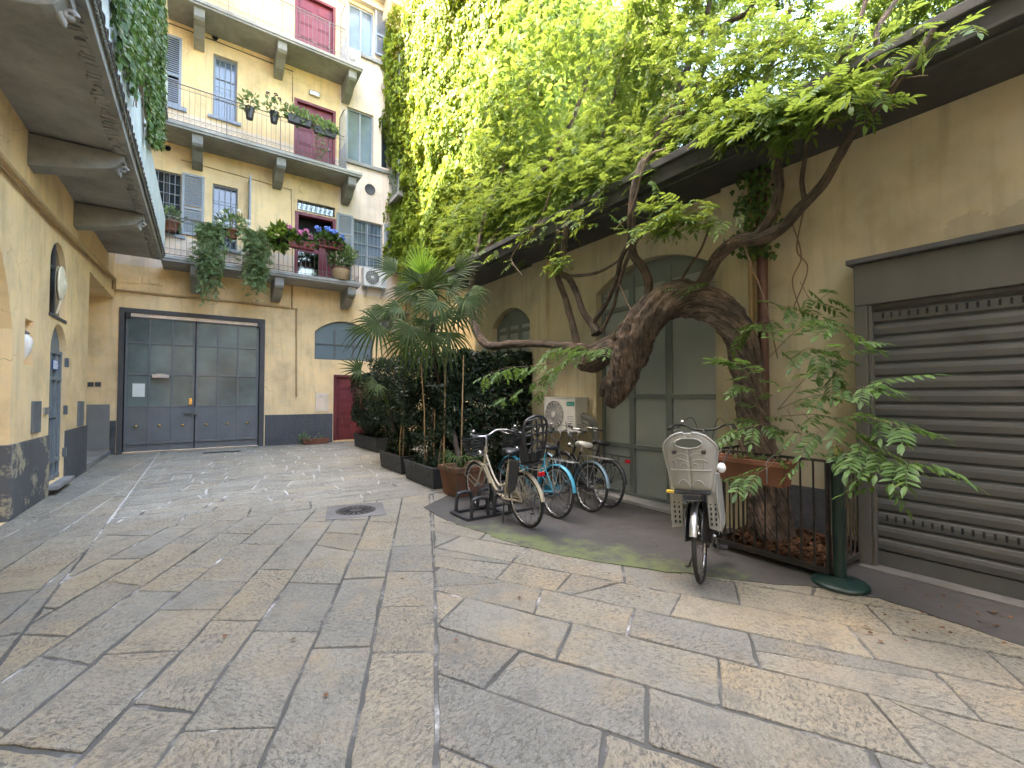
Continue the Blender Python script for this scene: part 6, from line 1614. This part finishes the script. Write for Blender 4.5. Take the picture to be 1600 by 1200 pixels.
def blooms(parent, pts, r, mat, name='flower'):
    for p in pts:
        m = MB()
        for _ in range(26):
            v = Vector(unit(1)[0]); v.y = -abs(v.y); q = Vector(p)+v*r*rng.uniform(.8, 1.05); m.cbox(q, (r*.42, r*.42, r*.42), tuple(rng.uniform(0, 3, 3)))
        m.obj(name, M[mat], parent)
YP = YB-.08
def PP(px, py, Y=YP): return onY(px, py, Y)
def trailing(parent, c, wd, drop, n, dp=.2):
    """strands that start at the rail and hang down"""
    P, Fw = [], []
    ns = int(n/16)
    for s in range(ns):
        x0 = c.x+rng.normal()*wd*.42; L = drop*rng.uniform(.35, 1.05)*math.exp(-((x0-c.x)/wd)**2*.5); ph = rng.uniform(0, 6); x = x0
        for k in range(16):
            t = k/15; P.append((x0+.10*math.sin(ph+4*t)+(x0-c.x)*.25*t+rng.normal()*.03, c.y-.04-dp*math.sin(PI*min(1, t*1.3))*rng.uniform(.4, 1)+rng.normal()*.05, c.z+.15*(1-t)-L*t+.12*rng.random())); Fw.append((rng.normal()*.7, -.5+rng.normal()*.5, -.5+rng.normal()*.6))
    P = np.array(P); n_ = len(P)
    npmesh('foliage', *fronds(P, np.array(Fw), rng.uniform(.10, .20, n_), .6, .7), M['trail'], parent)
for px, py, wd, dr, n, lab in ((328, 366, .30, 1.95, 1300, 'feathery green trailing plant hanging over the lowest railing nearest the shuttered windows'), (400, 376, .30, 1.75, 1300, 'feathery green trailing plant hanging over the lowest railing beside the bright fern')):
    c = PP(px, py); t = thing('trailing_plant', lab, 'plant', (c.x, c.y, c.z-.25), 0, 'plants along the lowest balcony')
    trough(t, c.x-.3, c.x+.3, c.y-.16, c.y+.06, .2, M['terraold'], 'trough', .02, .02, .02, c.z-.26); trailing(t, c, wd, dr, n)
def shrub(name, label, px, py, r, h, pot, fol, n, size, rr, fl=None, Y=YP, group='plants along the lowest balcony', T=LEAF_T, rim=True, up=.5, sq=1.0, lift=.3):
    c = PP(px, py, Y); t = thing(name, label, 'plant', tuple(c), 0, group); roundpot(t, tuple(c), r, h, pot, rim)
    m = MB(); m.tube([(c.x, c.y, c.z+h*.8), (c.x+.02, c.y, c.z+h+rr*.8)], .012, 5); m.obj('stem', M['twig'], t)
    bush(t, (c.x, c.y, c.z+h+rr*lift), rr, n, fol, size, T, up, sq)
    if fl: blooms(t, [(c.x+a, c.y-rr*.6, c.z+h+b) for a, b in fl[1]], fl[2], fl[0])
    return t
shrub('potted_shrub', 'leafy plant in a round reddish pot on the sill of the barred window', 267, 361, .20, .28, 'terra', 'trail', 160, (.08, .15), .30, None, FY-.25)
shrub('potted_shrub', 'white flowering shrub in a clay pot between the two trailing plants', 362, 373, .17, .25, 'terra', 'trail', 260, (.10, .17), .42, ('whitef', ((-.25, .35), (.15, .5), (.38, .25), (-.3, .1), (.4, .1)), .05), sq=.9)
shrub('fern', 'bright green fern arching over the lowest railing left of the pink hydrangea', 439, 383, .16, .2, 'black', 'wist', 260, (.16, .30), .34, None, up=.1, lift=.1)
for px, py, lab, mt, pts in ((470, 390, 'pink flowering hydrangea in a dark red trough before the open door', 'pink', ((-.36, .32), (-.05, .22), (.22, .14), (.1, .3))), (515, 390, 'blue flowering hydrangea in a dark red trough beside the open door', 'bluef', ((-.40, .30), (-.12, .36), (.0, .28), (.12, .30), (.34, .18)))):
    c = PP(px, py); t = thing('hydrangea', lab, 'plant', tuple(c), 0, 'plants along the lowest balcony')
    trough(t, c.x-.38, c.x+.38, c.y-.2, c.y+.04, .22, M['redold'], 'trough', .02, .02, .02, c.z)
    for dx in (-.2, .0, .2): bush(t, (c.x+dx, c.y-.08, c.z+.27), .24, 90, 'vine', (.10, .17), BROAD_T, .6)
    blooms(t, [(c.x+a, c.y-.20, c.z+.22+b) for a, b in pts], .085, mt)
c = PP(535, 446); t = thing('potted_grass_plant', 'wispy plant in a clay pot set inside a wicker basket', 'plant', tuple(c), 0, 'plants along the lowest balcony')
m = MB(); m.lathe([(.22, 0), (.27, .15), (.29, .34), (.27, .36)], (c.x, c.y+.2, Z1+.16), 20); m.obj('basket', M['wicker'], t)
roundpot(t, (c.x, c.y+.2, Z1+.34), .28, .22, 'terra'); bush(t, (c.x, c.y+.2, Z1+.95), .42, 500, 'trail', (.10, .20), LEAF_T, .7)
YU = YB-.10
shrub('potted_shrub', 'leafy plant in a tall black pot hung outermost on the middle balcony railing', 390, 186, .13, .34, 'black', 'trail', 90, (.09, .16), .26, None, YU, 'pots hung on the middle balcony', rim=False, lift=.6)
shrub('potted_shrub', 'dark flowered plant in a tall black pot on the middle balcony railing', 428, 192, .13, .32, 'black', 'trail', 90, (.08, .15), .26, ('darkflower', ((-.18, .42), (.02, .45), (.12, .36), (.32, .28), (-.05, .3)), .05), YU, 'pots hung on the middle balcony', rim=False, lift=.5)
for px, py, lab, tr in ((467, 197, 'spiky green plant in a black trough at the left edge of the red middle door', 0), (507, 214, 'green plant with long trailing stems in a black trough before the red middle door', 1)):
    c = PP(px, py, YU); t = thing('trough_plant', lab, 'plant', tuple(c), 0, 'pots hung on the middle balcony')
    trough(t, c.x-.34, c.x+.34, c.y-.18, c.y+.02, .2, M['black'], 'trough', .02, .02, .03, c.z)
    for dx in (-.2, 0, .2): bush(t, (c.x+dx, c.y-.08, c.z+.24), .20, 70, 'trail', (.10, .2), LEAF_T, .9)
    if tr:
        P = np.array([(c.x-.18+.08*s+.05*math.sin(k), c.y-.16, c.z+.1-.055*k*(1-.15*abs(s))) for s in range(-1, 3) for k in range(20)]); n = len(P)
        npmesh('foliage', *scatter(BROAD_T, LEAF_F, P+rng.normal(size=(n, 3))*.02, np.tile((0, -.2, -1.), (n, 1))+rng.normal(size=(n, 3))*.6, np.tile((0, -1., .3), (n, 1))+rng.normal(size=(n, 3))*.4, rng.uniform(.05, .09, n)), M['vine'], t)
c = onZ(497, 694); t = thing('terracotta_trough', 'small terracotta trough with a sprawling weed on the ground by the grey plinth', 'planter', (c.x, FY-.3, 0))
trough(t, c.x-.45, c.x+.35, FY-.42, FY-.18, .17, M['terra'], 'trough', .02, .02, .02)
bush(t, (c.x-.42, FY-.32, .18), .2, 90, 'trail', (.05, .1)); bush(t, (c.x+.05, FY-.3, .16), .16, 40, 'trail', (.05, .09))
